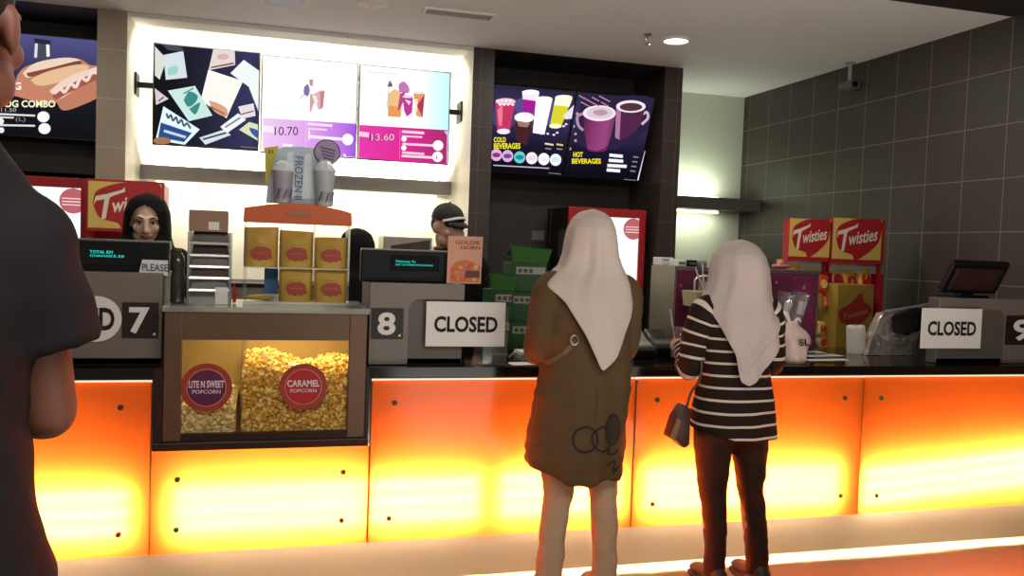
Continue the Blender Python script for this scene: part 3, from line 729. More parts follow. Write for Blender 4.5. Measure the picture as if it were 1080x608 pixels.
def flat_glow(pic, c, mat):                  # the lit base of the screen
    pic.lim = (c[0].x+.009, c[1].x-.009)
    a, b, d, e = [p+pic.N*.0008 for p in c]; i = .009
    u = (b-a).normalized()*i; v = (e-a).normalized()*i
    pic.mb.add([a+u+v, b-u+v, d-u-v, e+u-v], [(0, 1, 2, 3)], mat)
YT = 6.9
# --- screen with snack packs
t, P, N, c = screen('screen of snack packs on dark ground, left of the three bright screens', -.868, -.106, 2.185, 2.938, YT, YT, -1)
p = Pic(P, N, 150, 30, 4.343); flat_glow(p, c, grad_emit('snack_ground', [(0, '17171c'), (.45, '2b2a40'), (.75, '3a3860'), (1, '1b1a22')], 0, -.25, .5))
W1, W2, W3, TE, DT = E('eef6f4', 1.05), E('f6f2ea', 1.1), E('d9e6ea'), E('cdeee6'), E('3f8f88')
p.poly([(58, 82), (112, 140), (80, 235), (58, 215)], E('dfe2d8')).poly([(98, 122), (188, 104), (206, 226), (108, 236)], W3).blob([(118, 180), (160, 172), (160, 205), (122, 215)], E('9fd6cf'))
p.poly([(85, 70), (180, 85), (195, 108), (120, 100)], E('4c4a55')).poly([(326, 95), (424, 104), (426, 168), (304, 192)], E('eadcd8')).line([(315, 180), (420, 160)], 7, E('7a4a50')).ell(370, 130, 28, 14, E('d8b8b4'))
p.poly([(465, 145), (536, 195), (536, 380), (488, 268), (404, 206)], W1).poly([(303, 190), (462, 242), (386, 412), (268, 330)], W2).blob([(305, 330), (350, 345), (388, 370), (384, 405), (330, 380)], E('d9a888')).line([(310, 358), (380, 395)], 8, E('b86a4a'))
p.poly([(118, 286), (242, 264), (322, 400), (214, 426)], TE).blob([(190, 330), (215, 290), (255, 310), (240, 345), (210, 360)], DT).blob([(215, 370), (265, 340), (245, 395)], DT).line([(190, 300), (235, 275)], 6, DT)
p.poly([(58, 275), (122, 324), (64, 352)], E('ddd0d2')).line([(75, 335), (100, 315)], 6, E('5a3a44'))
p.poly([(98, 358), (264, 464), (196, 534), (62, 512)], E('dff2f8', 1.1)).poly([(86, 432), (228, 480), (192, 522), (74, 500)], E('2f4f92')).line([(112, 390), (120, 412), (132, 398), (142, 424), (156, 408), (166, 436), (180, 420), (192, 448), (206, 436), (222, 460)], 9, E('4a5a66')).line([(100, 470), (200, 500)], 12, E('c8dcf0')).ell(92, 516, 40, 17, E('a87858'))
p.poly([(262, 502), (378, 464), (406, 490), (290, 534)], W3).line([(278, 510), (390, 478)], 8, E('33424e')).poly([(358, 452), (440, 390), (476, 420), (388, 482)], W1).line([(380, 455), (450, 410)], 7, E('6a7a80'))
p.poly([(440, 360), (510, 345), (520, 402), (460, 415)], E('ece2e6')).line([(455, 395), (510, 380)], 6, E('8a5060')).poly([(444, 466), (490, 430), (536, 442), (536, 516)], E('dde6bc')).blob([(490, 455), (530, 470), (530, 505), (500, 480)], E('3a60a0'))
p.line([(450, 543), (530, 550)], 4, E('77777a'))
p.mb.build('screen_picture', t, fix=False)
# --- purple screen
t, P, N, c = screen('white and purple combo screen, middle of the three bright screens', -.098, .634, 2.175, 2.922, YT, YT)
p = Pic(P, N, 270, 55, 5.07); flat_glow(p, c, E('fffbfd', 1.25))
p.poly([(36, 352), (546, 384), (536, 562), (36, 530)], grad_emit('purple_band', [(0, 'f6d2f8'), (.5, 'e6a6f2'), (1, 'a95be2')], 0, -.37, .37))
p.poly([(36, 392), (95, 398), (95, 432), (36, 426)], E('fdeffc')).text('10.70', 100, 400, 225, 446, E('4a3a52'), .0)
p.line([(268, 372), (266, 510)], 2.5, E('f8e0fa')).line([(276, 384), (408, 394)], 13, E('fbeafc')).line([(276, 410), (380, 416)], 9, E('f5defa')).line([(282, 452), (480, 468)], 16, E('fdf2fd')).line([(284, 420), (284, 470)], 10, E('fdf2fd')).ell(490, 468, 30, 31, E('fff8ff', 1.1)).poly([(140, 490), (200, 494), (190, 508), (145, 505)], E('fff0ff', 1.1)).line([(468, 545), (480, 560)], 8, E('ffffff', 1.1))
p.blob([(256, 190), (275, 172), (288, 205), (276, 238), (256, 222)], E('8a72b4')).poly([(284, 146), (306, 148), (304, 184), (286, 180)], E('c79aa0')).poly([(230, 248), (256, 222), (262, 230), (240, 250)], E('d8cdee'))
p.poly([(288, 226), (300, 222), (312, 268), (294, 322), (286, 320)], E('d8a9a0')).poly([(300, 230), (345, 205), (368, 208), (358, 300), (332, 312), (322, 270)], E('e8b4b8')).poly([(342, 214), (368, 210), (358, 298), (344, 305)], E('c98a8c')).poly([(300, 232), (318, 290), (330, 270), (322, 235)], E('f8eef0'))
p.mb.build('screen_picture', t, fix=False)
# --- magenta screen
t, P, N, c = screen('white and magenta combo screen, right of the three bright screens', .641, 1.376, 2.172, 2.918, YT, YT, 1)
p = Pic(P, N, 375, 60, 5.067); flat_glow(p, c, grad_emit('white_to_cyan', [(0, 'fffdfd'), (.55, 'fdfeff'), (1, 'b4ecfa')], 0, -.37, .40, 1.15))
p.poly([(20, 364), (490, 392), (486, 578), (16, 540)], grad_emit('magenta_band', [(0, 'ee3fb0'), (.5, 'e22f96'), (1, 'a8306e')], 0, -.37, .37))
p.line([(20, 412), (72, 418)], 26, E('fbd0ea')).text('13.60', 76, 410, 206, 450, E('5a2848'), .0).text('13.60', 84, 412, 206, 448, E('f8c8e2'), .0).line([(238, 392), (234, 548)], 2.5, E('f08cc6'))
for x0, y0, x1, y1, w in [(248, 400, 366, 408, 14), (248, 424, 356, 430, 9), (250, 466, 436, 476, 12), (248, 512, 366, 520, 12), (246, 530, 430, 540, 14)]: p.line([(x0, y0), (x1, y1)], w, E('fbd8ea'))
for x, y, r in [(440, 475, 28), (437, 535, 28), (258, 440, 14), (257, 488, 14)]: p.ell(x, y, r, r, E('fff4fa', 1.1))
p.line([(434, 530), (432, 546)], 5, E('a04070')).line([(476, 398), (488, 414)], 8, E('fbd8ea')).line([(62, 80), (226, 94)], 5, E('dcdce4'))
p.poly([(172, 200), (208, 172), (240, 190), (246, 280), (240, 324), (172, 320)], E('f3c48a')).poly([(172, 260), (240, 270), (240, 324), (172, 320)], E('eda05a')).blob([(168, 160), (182, 128), (196, 160)], E('6a5060')).line([(182, 130), (166, 280)], 3, E('b8a0a8')).blob([(232, 190), (230, 150), (258, 134), (284, 165), (280, 195)], E('c77ab8')).blob([(236, 200), (262, 190), (250, 250), (224, 290)], E('c04a86'))
p.poly([(248, 208), (306, 220), (300, 300), (272, 322), (258, 290)], E('c83a9a')).ell(277, 214, 28, 8, E('f2dcea')).poly([(262, 230), (296, 240), (284, 260)], E('f4e6ee')).poly([(308, 196), (368, 200), (356, 326), (322, 318)], E('e8a060')).poly([(368, 200), (356, 326), (326, 262)], E('b03a60')).poly([(312, 230), (330, 226), (326, 300), (318, 290)], E('f8e8dc')).ell(338, 194, 30, 7, E('f5ece4'))
p.mb.build('screen_picture', t, fix=False)
# --- tilted drink screens
ZT0, ZT1, YA, YBt = 2.130, 2.790, 6.56, 6.84
t, P, N, c = screen('dark screen of cold beverages tilted under the ceiling', 1.648, 2.338, ZT0, ZT1, YA, YBt)
gd = lambda n, a: grad_emit(n, [(0, '0e0b14'), (.35, '1d1830'), (.75, '3d3760'), (1, '2a2540')], 2, 0, .66)
p = Pic(P, N, 510, 85, 5.526); flat_glow(p, c, gd('cold_ground', 0))
p.ell(300, 180, 150, 95, E('57508a')).ell(120, 210, 80, 70, E('4a3f70'))
p.poly([(68, 112), (186, 122), (166, 215), (150, 306), (80, 302)], E('c83a66')).ell(128, 122, 58, 20, E('f6c8d6')).blob([(80, 170), (110, 150), (105, 260), (88, 250)], E('f08098')).ell(116, 296, 38, 16, E('fbe6f4', 1.1))
for k in range(14): p.ell(80+(k*37) % 98, 116+(k*23) % 46, 7, 6, E('fff0f4', 1.1))
p.poly([(222, 62), (320, 72), (306, 186), (230, 182)], E('a81f96')).poly([(222, 60), (322, 72), (312, 118), (226, 106)], E('f8e0f8', 1.1)).ell(272, 66, 50, 15, E('fff4ff', 1.1))
p.poly([(304, 96), (398, 106), (352, 312), (284, 302)], E('fdf3ff', 1.2)).ell(350, 104, 48, 14, E('ffffff', 1.2)).poly([(416, 92), (512, 104), (448, 268), (384, 256)], E('dcd62e', 1.05)).poly([(416, 90), (514, 102), (496, 150), (408, 140)], E('fbf6da', 1.1)).ell(464, 96, 50, 15, E('fffbe8', 1.1)).ell(415, 262, 36, 14, E('fdf6d0', 1.1))
p.poly([(180, 196), (292, 208), (246, 378), (186, 340)], E('4a2426')).ell(234, 212, 58, 30, E('fbf0f6', 1.1)).poly([(190, 230), (270, 245), (250, 270), (200, 262)], E('a87870')).poly([(460, 200), (540, 140), (524, 220), (470, 222)], E('efe6fa'))
for x, y in [(370, 306), (425, 300), (462, 262), (330, 305), (405, 312), (476, 250)]: p.ell(x, y, 8, 6, E('f4eafc'))
YE = E('f2e62a', 1.1)
p.text('COLD', 52, 320, 122, 350, YE, .03).text('BEVERAGES', 52, 354, 206, 388, YE, .03)
p.line([(352, 362), (402, 370)], 10, E('f0e4b0')).line([(420, 366), (458, 372)], 10, E('e8d060')).line([(355, 390), (388, 394)], 7, E('9a94a8')).line([(420, 392), (454, 396)], 7, E('9a94a8'))
for k, (x, y, cc) in enumerate([(70, 428, 'e0b4de'), (135, 434, 'd8b0e0'), (205, 441, '66cfd2'), (275, 446, 'fbeaf6'), (345, 451, 'ffffff'), (413, 455, 'eef8fa')]):
    p.ell(x, y, 33, 35, E(cc, 1.05)).ell(x, y, 24, 14, E(['8a3a80', '7a4a90', '2a8a94', 'f4d8e8', 'f0f0f8', 'd8ecf0'][k]))
p.line([(52, 486), (376, 504)], 6, E('c8c4d4')).line([(372, 530), (444, 538)], 4, E('8a8890'))
p.mb.build('screen_picture', t, fix=False)
t, P, N, c = screen('dark screen of two purple coffee mugs tilted under the ceiling', 2.344, 3.03, ZT0, ZT1, YA, YBt)
p = Pic(P, N, 510, 85, 5.526); flat_glow(p, c, gd('hot_ground', 0))
p.blob([(575, 100), (720, 90), (1000, 105), (960, 280), (760, 400), (540, 360)], E('2e2442'))
p.ell(662, 400, 58, 16, E('6a2a58'))
MU, MD, LI = grad_emit('mug_purple', [(0, '5a2048'), (.35, '8e3a74'), (.7, '9a4a80'), (1, '6a2a58')], 0, -.25, .05), E('54284a'), E('f2e6f2', 1.05)
p.line([(588, 190), (548, 208), (552, 260), (580, 290)], 16, E('b890b0')).poly([(578, 195), (768, 212), (748, 300), (722, 385), (660, 412), (604, 398), (590, 320)], MU).ell(674, 190, 96, 46, LI).ell(676, 188, 78, 34, E('e0ccda')).ell(680, 186, 42, 18, E('c09aaa'))
p.line([(920, 255), (956, 218), (950, 184), (925, 196)], 15, E('d8b8d0')).poly([(772, 150), (940, 165), (915, 250), (880, 300), (800, 345), (765, 330)], MD).poly([(772, 150), (800, 160), (790, 345), (765, 330)], E('b878a4')).ell(857, 150, 86, 36, LI).ell(857, 153, 66, 24, E('54343e'))
for k in range(30): p.ell(560+(k*53) % 170, 88+(k*29) % 62, 6, 4, E('c890a8'))
for x, y in [(540, 188), (520, 262), (530, 306), (530, 345), (505, 260), (498, 392)]: p.ell(x, y, 7, 8, E('c8a8c0'))
p.text('HOT', 510, 404, 566, 434, YE, .03).text('BEVERAGES', 502, 442, 670, 472, YE, .03)
for x0, y0, x1, y1 in [(726, 428, 804, 436), (722, 458, 806, 464), (714, 488, 826, 494), (710, 514, 788, 520)]: p.line([(x0, y0), (x1, y1)], 18, E('f8f6fc', 1.05))
for k in range(4): p.line([(864-6*k, 438+27*k), (894-6*k, 441+27*k)], 8, E('8a8694'))
p.line([(934, 404), (890, 574)], 7, E('efeaf6', 1.1)).line([(810, 568), (880, 574)], 4, E('8a8890'))
p.mb.build('screen_picture', t, fix=False)
# --- hot dog screen
t, P, N, c = screen('dark hot dog combo screen behind the head of the man on the left', -2.75, -1.205, 2.185, 2.925, 6.93, 6.93)
p = Pic(P, N, 0, 0, 4.677); flat_glow(p, c, grad_emit('hotdog_ground', [(0, '121116'), (.4, '1d1c26'), (.7, '3c3b66'), (1, '55558a')], 2, 0, .74))
p.poly([(165, 190), (255, 205), (245, 300), (170, 290)], E('4a4a58')).line([(180, 215), (176, 285)], 14, E('dfe0f4')).line([(236, 215), (238, 280)], 16, E('f6f6ff')).poly([(172, 190), (250, 200), (248, 222), (172, 212)], E('2c2a38'))
BUN, BUN2, SAU = E('e8b890'), E('f2d8c0'), E('a85a44')
p.blob([(60, 470), (105, 345), (240, 300), (380, 290), (440, 320), (480, 345), (300, 500), (180, 500)], E('c9866a'))
p.blob([(112, 360), (180, 310), (320, 285), (400, 300), (360, 335), (220, 355), (140, 385)], BUN2).blob([(130, 362), (250, 335), (390, 300), (385, 325), (240, 358), (150, 380)], E('8a4a3a')).blob([(150, 395), (230, 355), (380, 320), (440, 335), (330, 395), (200, 425)], E('eac096'))
p.blob([(245, 450), (320, 390), (430, 345), (500, 335), (500, 395), (380, 440), (290, 490)], BUN2).blob([(258, 470), (350, 415), (500, 350), (500, 398), (360, 450), (280, 492)], SAU)
p.line([(268, 462), (300, 440), (320, 455), (350, 415), (375, 430), (400, 385), (430, 398), (455, 360), (490, 365)], 16, E('f4dcd6')).blob([(280, 505), (380, 440), (500, 395), (500, 470), (380, 530), (310, 545)], E('c48066'))
p.text('HOTDOG', -120, 408, 108, 446, E('f6efe0', 1.1), .03).text('HOTDOG COMBO', -110, 496, 276, 532, E('f3ecc0', 1.1), .03).text('11.50', 10, 536, 84, 554, E('b8b4b0'), .0)
p.line([(-40, 562), (175, 572)], 9, E('e6e4e6')).line([(-40, 578), (70, 582)], 8, E('e6e4e6')).ell(216, 578, 30, 27, E('f4f2f4', 1.1)).text('(L)', 82, 580, 130, 606, E('8a8a90'), .0).line([(-40, 618), (175, 622)], 9, E('e6e4e6')).ell(222, 636, 30, 27, E('f4f2f4', 1.1)).ell(8, 600, 14, 16, E('f0eef0')).ell(10, 644, 14, 14, E('f0eef0'))
p.mb.build('screen_picture', t, fix=False)

# ================================================================== things along the back
yel, tred = M('sign_yellow', 'e2c162', .5, var=.06), M('sign_red', 'b3202a', .45, var=.06)
pale = M('sign_cream', 'f0e2cc', .5)
def logo(mb, O, U, V, w, h, txt='Twisties'):
    """yellow card with a red leaf-shaped splash and slanted pale lettering"""
    N = U.cross(V)
    def q(u, v, o): return O+U*(u*w)+V*(v*h)+N*o
    mb.poly([q(0, 0, .001), q(1, 0, .001), q(1, 1, .001), q(0, 1, .001)], yel)
    sh = catmull([(.06, .52), (.12, .8), (.42, .98), (.72, 1.0), (.98, .98), (.97, .55), (.85, .3), (.6, .05), (.46, .0), (.4, .12), (.16, .22), (.06, .52)], 5)[:-1]
    mb.poly([q(u, v, .002) for u, v in sh], tred)
    a = .2; U2 = U*math.cos(a)+V*math.sin(a)*.9; V2 = V*math.cos(a)-U*math.sin(a)*.1
    mb.text(txt[1:], q(.62, .56, 0), U2, V2, w*.60, h*.30, pale, .003, .02, .15)
    T = q(.24, .46, .003)
    mb.poly([T+U*(w*u)+V*(h*v) for u, v in [(-.02, .16), (-.13, .12), (-.17, .02), (-.14, .22), (.0, .27), (.22, .38), (.25, .44), (.26, .34), (.1, .24), (.05, .2), (.0, -.26), (-.06, -.28), (-.04, -.05)]], pale)
bagm = [M('bag_%s' % cc, cc, .35, .15, var=.2, scale=20) for cc in ('d9a02c', 'c98a20', 'e0b23c', 'b5651e', 'c8402c', 'd8b060')]
def pillow(mb, c, w, h, d, R, mat, rnd):
    v = []; n = 8; f = []
    for s in (1, -1):
        for i in range(n+1):
            for j in range(n+1):
                u, q_ = i/n*2-1, j/n*2-1
                g = max(0, (1-u*u)*(1-q_**4))**.5
                z = s*d*g*(1+.25*noise.noise(Vector((u*2+c[0]*9, q_*2+c[2]*9, s))))
                v.append(Vector(c)+R @ Vector((u*w/2*(1-.06*(1-q_*q_)), z, q_*h/2)))
    for s in range(2):
        b = s*(n+1)**2
        for i in range(n):
            for j in range(n): f.append((b+i*(n+1)+j, b+(i+1)*(n+1)+j, b+(i+1)*(n+1)+j+1, b+i*(n+1)+j+1))
    mb.add(v, f, mat)
def snack_bag(label, c, w, h, d, rx, ry, k, rnd, group):
    t = thing('snack_bag', label, 'snack bag', (c[0], c[1], c[2]-h*.45), group=group)
    R = Matrix.Rotation(ry, 3, 'Y') @ Matrix.Rotation(rx, 3, 'X')
    mb = MB(); pillow(mb, c, w, h, d, R, bagm[k % 6], rnd); mb.build('bag_body', t, smooth=True)
    mb = MB(); mb.poly([Vector(c)+R @ Vector((w*.3*math.cos(a*PI/5), -d*1.02, h*.24*math.sin(a*PI/5))) for a in range(10)], tred if k % 6 != 4 else yel); mb.build('printed_logo', t, fix=False)
# left rack behind the cashier
YL = 6.2
lr = thing('snack_rack', 'red snack rack with a yellow header behind the cashier at the left', 'rack', (at(133, 245, YL).x, YL+.1, 0))
a, b, c, d = pxbox(91, 188, 172.5, 243, YL)
MB().box(a, b, YL+.01, YL+.04, c-.02, d, tred).box(a, a+.02, YL+.04, YL+.29, 0, d-.02, red).box(b-.02, b, YL+.04, YL+.29, 0, d-.02, red).box(a+.02, b-.02, YL+.27, YL+.29, 0, d-.03, red).build('rack_body', lr)
mb = MB(); logo(mb, Vector((a+.012, YL+.008, c)), Vector((1, 0, 0)), Vector((0, 0, 1)), b-a-.03, d-c-.015); mb.build('header_sign', lr, fix=False)
for z in (.35, .75, 1.15): MB().box(a+.02, b-.02, YL+.0, YL+.27, z, z+.015, red).build('shelf', lr)
rnd = random.Random(5)
for k in range(5): snack_bag('shiny snack bag on the left red rack behind the till numbered 7', (a+.10+.10*k, YL+.10, 1.30), .13, .26, .035, -.15, rnd.uniform(-.1, .1), k, rnd, 'snack bags on the left rack')
# right racks
YR1 = 5.1
rr_ = []
for k, (p0, p1, y0, y1, lab) in enumerate([(834, 875, 230, 272, 'red snack rack with yellow header, left of the two by the tiled wall'), (880, 929, 229.5, 275, 'red snack rack with yellow header, right of the two by the tiled wall')]):
    a, b, c, d = pxbox(p0, y0, p1, y1, YR1)
    t = thing('snack_rack', lab, 'rack', ((a+b)/2, YR1+.12, 0)); rr_.append((a, b, c, d))
    e = .03 if k else .0
    MB().box(a-.004, b+.03*k, YR1+.01, YR1+.035, c-.03, d, tred).box(a-.006, a+.008, YR1+.035, YR1+.07, 1.42, d-.01, red).box(b-.018+e, b+e, YR1+.035, YR1+.07, 1.42, d, red).box(a-.006, a+.008, YR1+.0, YR1+.30, 0, 1.42, red).box(b-.018+e, b+e, YR1+.0, YR1+.30, 0, 1.42, red).box(a+.008, b-.018+e, YR1+.28, YR1+.30, 0, 1.42, M('rack_back', '4a2018', .6)).box(a+.008, b-.018+e, YR1+.06, YR1+.07, 1.42, d-.02, M('rack_back', '4a2018', .6)).build('rack_body', t)
    mb = MB(); logo(mb, Vector((a, YR1+.008, c)), Vector((1, 0, 0)), Vector((0, 0, 1)), b-a, d-c); mb.build('header_sign', t, fix=False)
    for z in (.5, .93, 1.22): MB().box(a+.008, b-.018, YR1+.0, YR1+.28, z, z+.015, red).build('shelf', t)
rnd = random.Random(11)
for (a, b, c, d), nm in zip(rr_, ('left', 'right')):
    for z, ny in ((1.235, 2), (.945, 2)):
        for k in range(3):
            for j in range(ny):
                snack_bag('crumpled yellow snack bag on the %s of the two racks by the tiled wall' % nm, (a+.075+(b-a-.15)*k/2+rnd.uniform(-.01, .01), YR1+.07+.1*j, z+.11+.04*j+rnd.uniform(0, .03)), .13, .22, .035, rnd.uniform(-.3, .1), rnd.uniform(-.35, .35), rnd.choice([0, 0, 1, 2, 2, 3, 5]), rnd, 'snack bags on the %s rack' % nm)
# carton with a red leaf print in front
a, b, c, d = pxbox(884, 300, 919, 364, 4.75)
cx_ = thing('snack_carton', 'tall gold carton with a red leaf print before the racks', 'carton', ((a+b)/2, 4.85, 0))
olive = M('carton_gold', '9a7a30', .5, var=.1)
MB().box(a, b, 4.75, 5.0, .93, d, olive, .004).build('carton_body', cx_)
MB().box(a-.02, b+.02, 4.73, 5.02, 0, .929, brown).build('carton_stand', cx_)
mb = MB(); w, h = b-a, .36
mb.poly([Vector((a+w*u, 4.747, d-.34+.30*v)) for u, v in catmull([(.12, .3), (.06, .55), (.35, .72), (.62, .95), (.72, .78), (.95, .62), (.78, .38), (.55, .2), (.45, .0), (.3, .25), (.12, .3)], 4)[:-1]], M('leaf_red', '93281f', .5))
mb.text('Twisties', (a+w*.5, 4.745, d-.34+.30*.5), (1, 0, .25), (0, 0, 1), w*.68, .04, M('leaf_text', 'b5705a', .5), shear=.2)
mb.build('printed_leaf', cx_, fix=False)
# dark wire basket of snacks left of the carton
a, b, c, d = pxbox(860, 308, 879, 372, 4.72)
bk = thing('snack_bin', 'dark display bin left of the gold carton, full of small packs', 'bin', ((a+b)/2, 4.85, 0))
MB().box(a, b, 4.80, 5.0, .0, c+.02, black).box(a, b, 4.98, 5.0, c+.02, d, M('bin_dark', '1b1620', .5, var=.3)).box(a, a+.012, 4.8, 4.98, c+.02, d, black).build('bin_body', bk)
for k, (px, py, w, h, kk) in enumerate([(867, 300, .09, .13, 4), (868, 362, .10, .12, 5), (877, 368, .10, .11, 0), (866, 347, .07, .1, 5), (873, 318, .08, .1, 3)]):
    snack_bag(['pink and yellow snack pack on top of the dark bin', 'pale snack pack at the bottom left of the dark bin', 'yellow snack pack at the bottom right of the dark bin', 'cream snack pack low in the dark bin', 'brown snack pack in the shadow of the dark bin'][k], tuple(at(px, py, 4.86)), w, h, .02, -.2, [.3, -.4, .9, .2, 0][k], kk, rnd, None)
# fridges
def fridge(label, a, b, zt, Y, depth, side):
    t = thing('drinks_fridge', label, 'fridge', ((a+b)/2, Y+depth/2, 0))
    w = .055
    MB().box(a, b, Y+.03, Y+depth, 0, zt, side, .01).build('fridge_body', t)
    fr = MB().box(a, a+w, Y, Y+.03, .12, zt, red, .004).box(b-w, b, Y, Y+.03, .12, zt, red, .004).box(a+w, b-w, Y, Y+.03, zt-.07, zt, red, .004).box(a+w, b-w, Y, Y+.03, .12, .2, red, .004)
    dr = fr.build('door_frame', t)
    g = MB(); g.add([(a+w, Y+.02, .2), (b-w, Y+.02, .2), (b-w, Y+.02, zt-.07), (a+w, Y+.02, zt-.07)], [(0, 1, 2, 3)], E('eef6f6', 1.3))
    g.add([(b-w-.05+.0*0-.09*math.cos(k*PI/8), Y+.016, zt-.16+.09*math.sin(k*PI/8)) for k in range(16)], [tuple(range(16))], E('c86a70', .9))
    for k in range(3): g.add([(b-w-.12, Y+.0145, zt-.14-.022*k), (b-w+.0, Y+.0145, zt-.14-.022*k), (b-w+.0, Y+.0145, zt-.148-.022*k), (b-w-.12, Y+.0145, zt-.148-.022*k)], [(0, 1, 2, 3)], E('f4d8d8'))
    g.build('lit_door', dr, fix=False)
    return t
f1 = fridge('red drinks fridge with a glowing door behind the woman in olive tunic', 2.335, 3.02, 1.868, 6.62, .50, M('fridge_side', '1c1514', .45))
x_ = at(590, 250, 6.7)
MB().box(2.330, 2.334, 6.70, 6.86, 1.45, 1.68, M('notice_grey', '4c4448', .6)).build('side_notice', f1)
MB().box(2.28, 2.30, 6.95, 7.0, .3, 1.86, black).build('rear_grille', f1)
f2 = fridge('red drinks fridge with a glowing door behind the man on the left', -2.0, -1.235, 1.89, 6.62, .46, M('fridge_side', '1c1514', .45))
nt_ = thing('wall_notice', 'small grey paper taped up in the dark alcove above green cartons', 'notice', at(566, 254, 7.14))
a, b, c, d = pxbox(561, 243, 574, 254, 7.145); MB().box(a, b, 7.142, 7.148, c, d, M('notice_paper', '6d6664', .7)).build('notice_sheet', nt_)
# work bench at the back
zb_ = at(260, 299, 6.75).z
wb = thing('work_bench', 'long back bench with a black edge under the bright wall', 'bench', (.25, 7.1, 0))
MB().box(-.95, 1.44, 6.78, 7.42, 0, zb_-.03, steel).build('bench_body', wb)
MB().box(-.96, 1.45, 6.75, 7.43, zb_-.03, zb_, black, .004).build('bench_top', wb)
a, b, c, d = pxbox(405, 249, 456, 275, 6.85)
ov = thing('steel_machine', 'low steel machine with a dark glass front on the back bench', 'machine', ((a+b)/2, 7.0, zb_))
MB().box(a, b, 6.88, 7.2, zb_+.001, d, steel, .008).build('machine_body', ov)
MB().prism([(a+.06, 6.876, zb_+.03), (b-.02, 6.876, zb_+.03), (b-.02, 6.876, d-.02), (a+.06, 6.876, d-.075)], (0, .003, 0), M('machine_window', '4a4038', .2, .3, var=.4, scale=10)).build('machine_window', ov)

# green cartons on the worktop
grn = M('carton_green', '1b4f22', .55, var=.12); grn2 = M('carton_green_flap', '3f7a34', .55, var=.1); lab_m = M('carton_label', 'a8a69c', .6, var=.1)
def carton(label, px0, py0, px1, py1, Y, flap, z0=None, group=None):
    a, b, c, d = pxbox(px0, py0, px1, py1, Y); c = z0 if z0 is not None else c
    t = thing('green_carton', label, 'carton', ((a+b)/2, Y+.1, c), group=group)
    MB().box(a, b, Y, Y+.2, c+.001, d, grn, .003).build('carton_body', t)
    if flap:
        MB().prism([(a-.03, Y-.05, d+.085), (b+.012, Y-.04, d+.07), (b+.0, Y-.004, d-.0), (a-.0, Y-.004, d+.0)], (0, .004, .002), grn2).prism([(a-.03, Y-.05, d+.087), (b+.012, Y-.04, d+.072), (b, Y+.15, d+.03), (a, Y+.15, d+.04)], (0, 0, .004), grn).build('open_flap', t)
    mb = MB(); mb.box(a+.02, b-.01, Y-.003, Y, d-.06, d-.022, lab_m)
    for k in range(3): mb.box(a+.03+.03*k, a+.05+.03*k, Y-.0045, Y-.003, d-.052, d-.032, M('label_print', '4a5048', .6))
    mb.build('carton_label', t, fix=True)
    return d
Yg = 4.33
z = ZT
z = carton('green carton at the bottom of the stack on the worktop', 537, 340, 576, 370, Yg, False, z)+.001
z = carton('green carton in the middle of the stack on the worktop', 537, 308, 576, 340, Yg, False, z)+.001
carton('green carton with an open flap on top of the stack', 541, 277, 576, 308, Yg, True, z)
z = ZT
z = carton('lower green carton of the pair behind the closed sign', 519, 336, 538, 370, Yg-.03, False, z)+.001
carton('green carton with an open flap on the pair behind the closed sign', 519, 306, 541, 336, Yg-.03, True, z)
pp = thing('white_napkins', 'small white stack of paper beside the green cartons', 'napkins', at(556, 371, 4.2))
a = at(545, 374, 4.2); MB().box(a.x, a.x+.16, 4.12, 4.26, ZT+.001, ZT+.02, paper, .002).build('napkin_stack', pp)
# card terminals
for px, Y, lab in ((676, 4.05, 'black card machine on the worktop right of the olive tunic'), (698, 4.15, 'black card machine on the worktop before the steel panel')):
    c = at(px, 376, Y); t = thing('card_machine', lab, 'card machine', (c.x, Y, ZT))
    MB().box(c.x-.06, c.x+.06, Y-.05, Y+.13, ZT+.001, ZT+.05, black, .01).build('base', t)
    R = Matrix.Translation((c.x, Y+.06, ZT+.05)) @ Matrix.Rotation(.45, 4, 'X')
    MB().box(-.055, .055, -.09, .09, .012, .05, M('terminal_dark', '221c1b', .35), .01, R=R).build('keypad_body', t)
    MB().box(-.05, .05, -.07, -.03, .05, .053, M('terminal_grey', '5a524c', .5), R=R).build('paper_slot', t)
# drinks machine with printed front
YMa = 4.2
a, b, c, d = pxbox(712, 281, 860, 372, YMa); c = ZT
dm = thing('cup_display_cabinet', 'steel cabinet with a dark pink printed front on the worktop', 'cabinet', ((a+b)/2, YMa+.15, ZT))
MB().box(a, b, YMa+.012, YMa+.30, ZT+.03, d, M('steel_side', '8f8a80', .35, .8, var=.15, scale=8), .004).build('cabinet_body', dm)
MB().box(a, b, YMa, YMa+.012, d-.02, d, steel).box(a, a+.012, YMa, YMa+.012, ZT+.03, d-.02, steel).box(b-.012, b, YMa, YMa+.012, ZT+.03, d-.02, steel).build('front_frame', dm)
for x in (a+.04, b-.04): MB().lathe((x, YMa+.15, ZT+.001), [(.02, 0), (.02, .03)], black, 12).build('foot', dm)
mb = MB(); x0_, x1_ = a+.013, b-.013; z0_, z1_ = ZT+.035, d-.022
mb.add([(x0_, YMa+.006, z0_), (x1_, YMa+.006, z0_), (x1_, YMa+.006, z1_), (x0_, YMa+.006, z1_)], [(0, 1, 2, 3)], M('print_maroon', '6a2444', .3, var=.35, scale=5))
rnd = random.Random(3)
for k in range(60):
    u, v = rnd.random(), rnd.random(); r = rnd.uniform(.004, .016)*(1.6-v); x = x0_+.02+(x1_-x0_-.04)*u; z = z0_+.02+(z1_-z0_-.04)*v
    mb.poly([(x+r*math.cos(q*PI/5), YMa+.0055-.00003*k, z+r*1.2*math.sin(q*PI/5)) for q in range(10)], M('print_pink%d' % (k % 4), ['9a3a5c', 'b84a6c', 'd08a98', '7a2a48'][k % 4], .3))
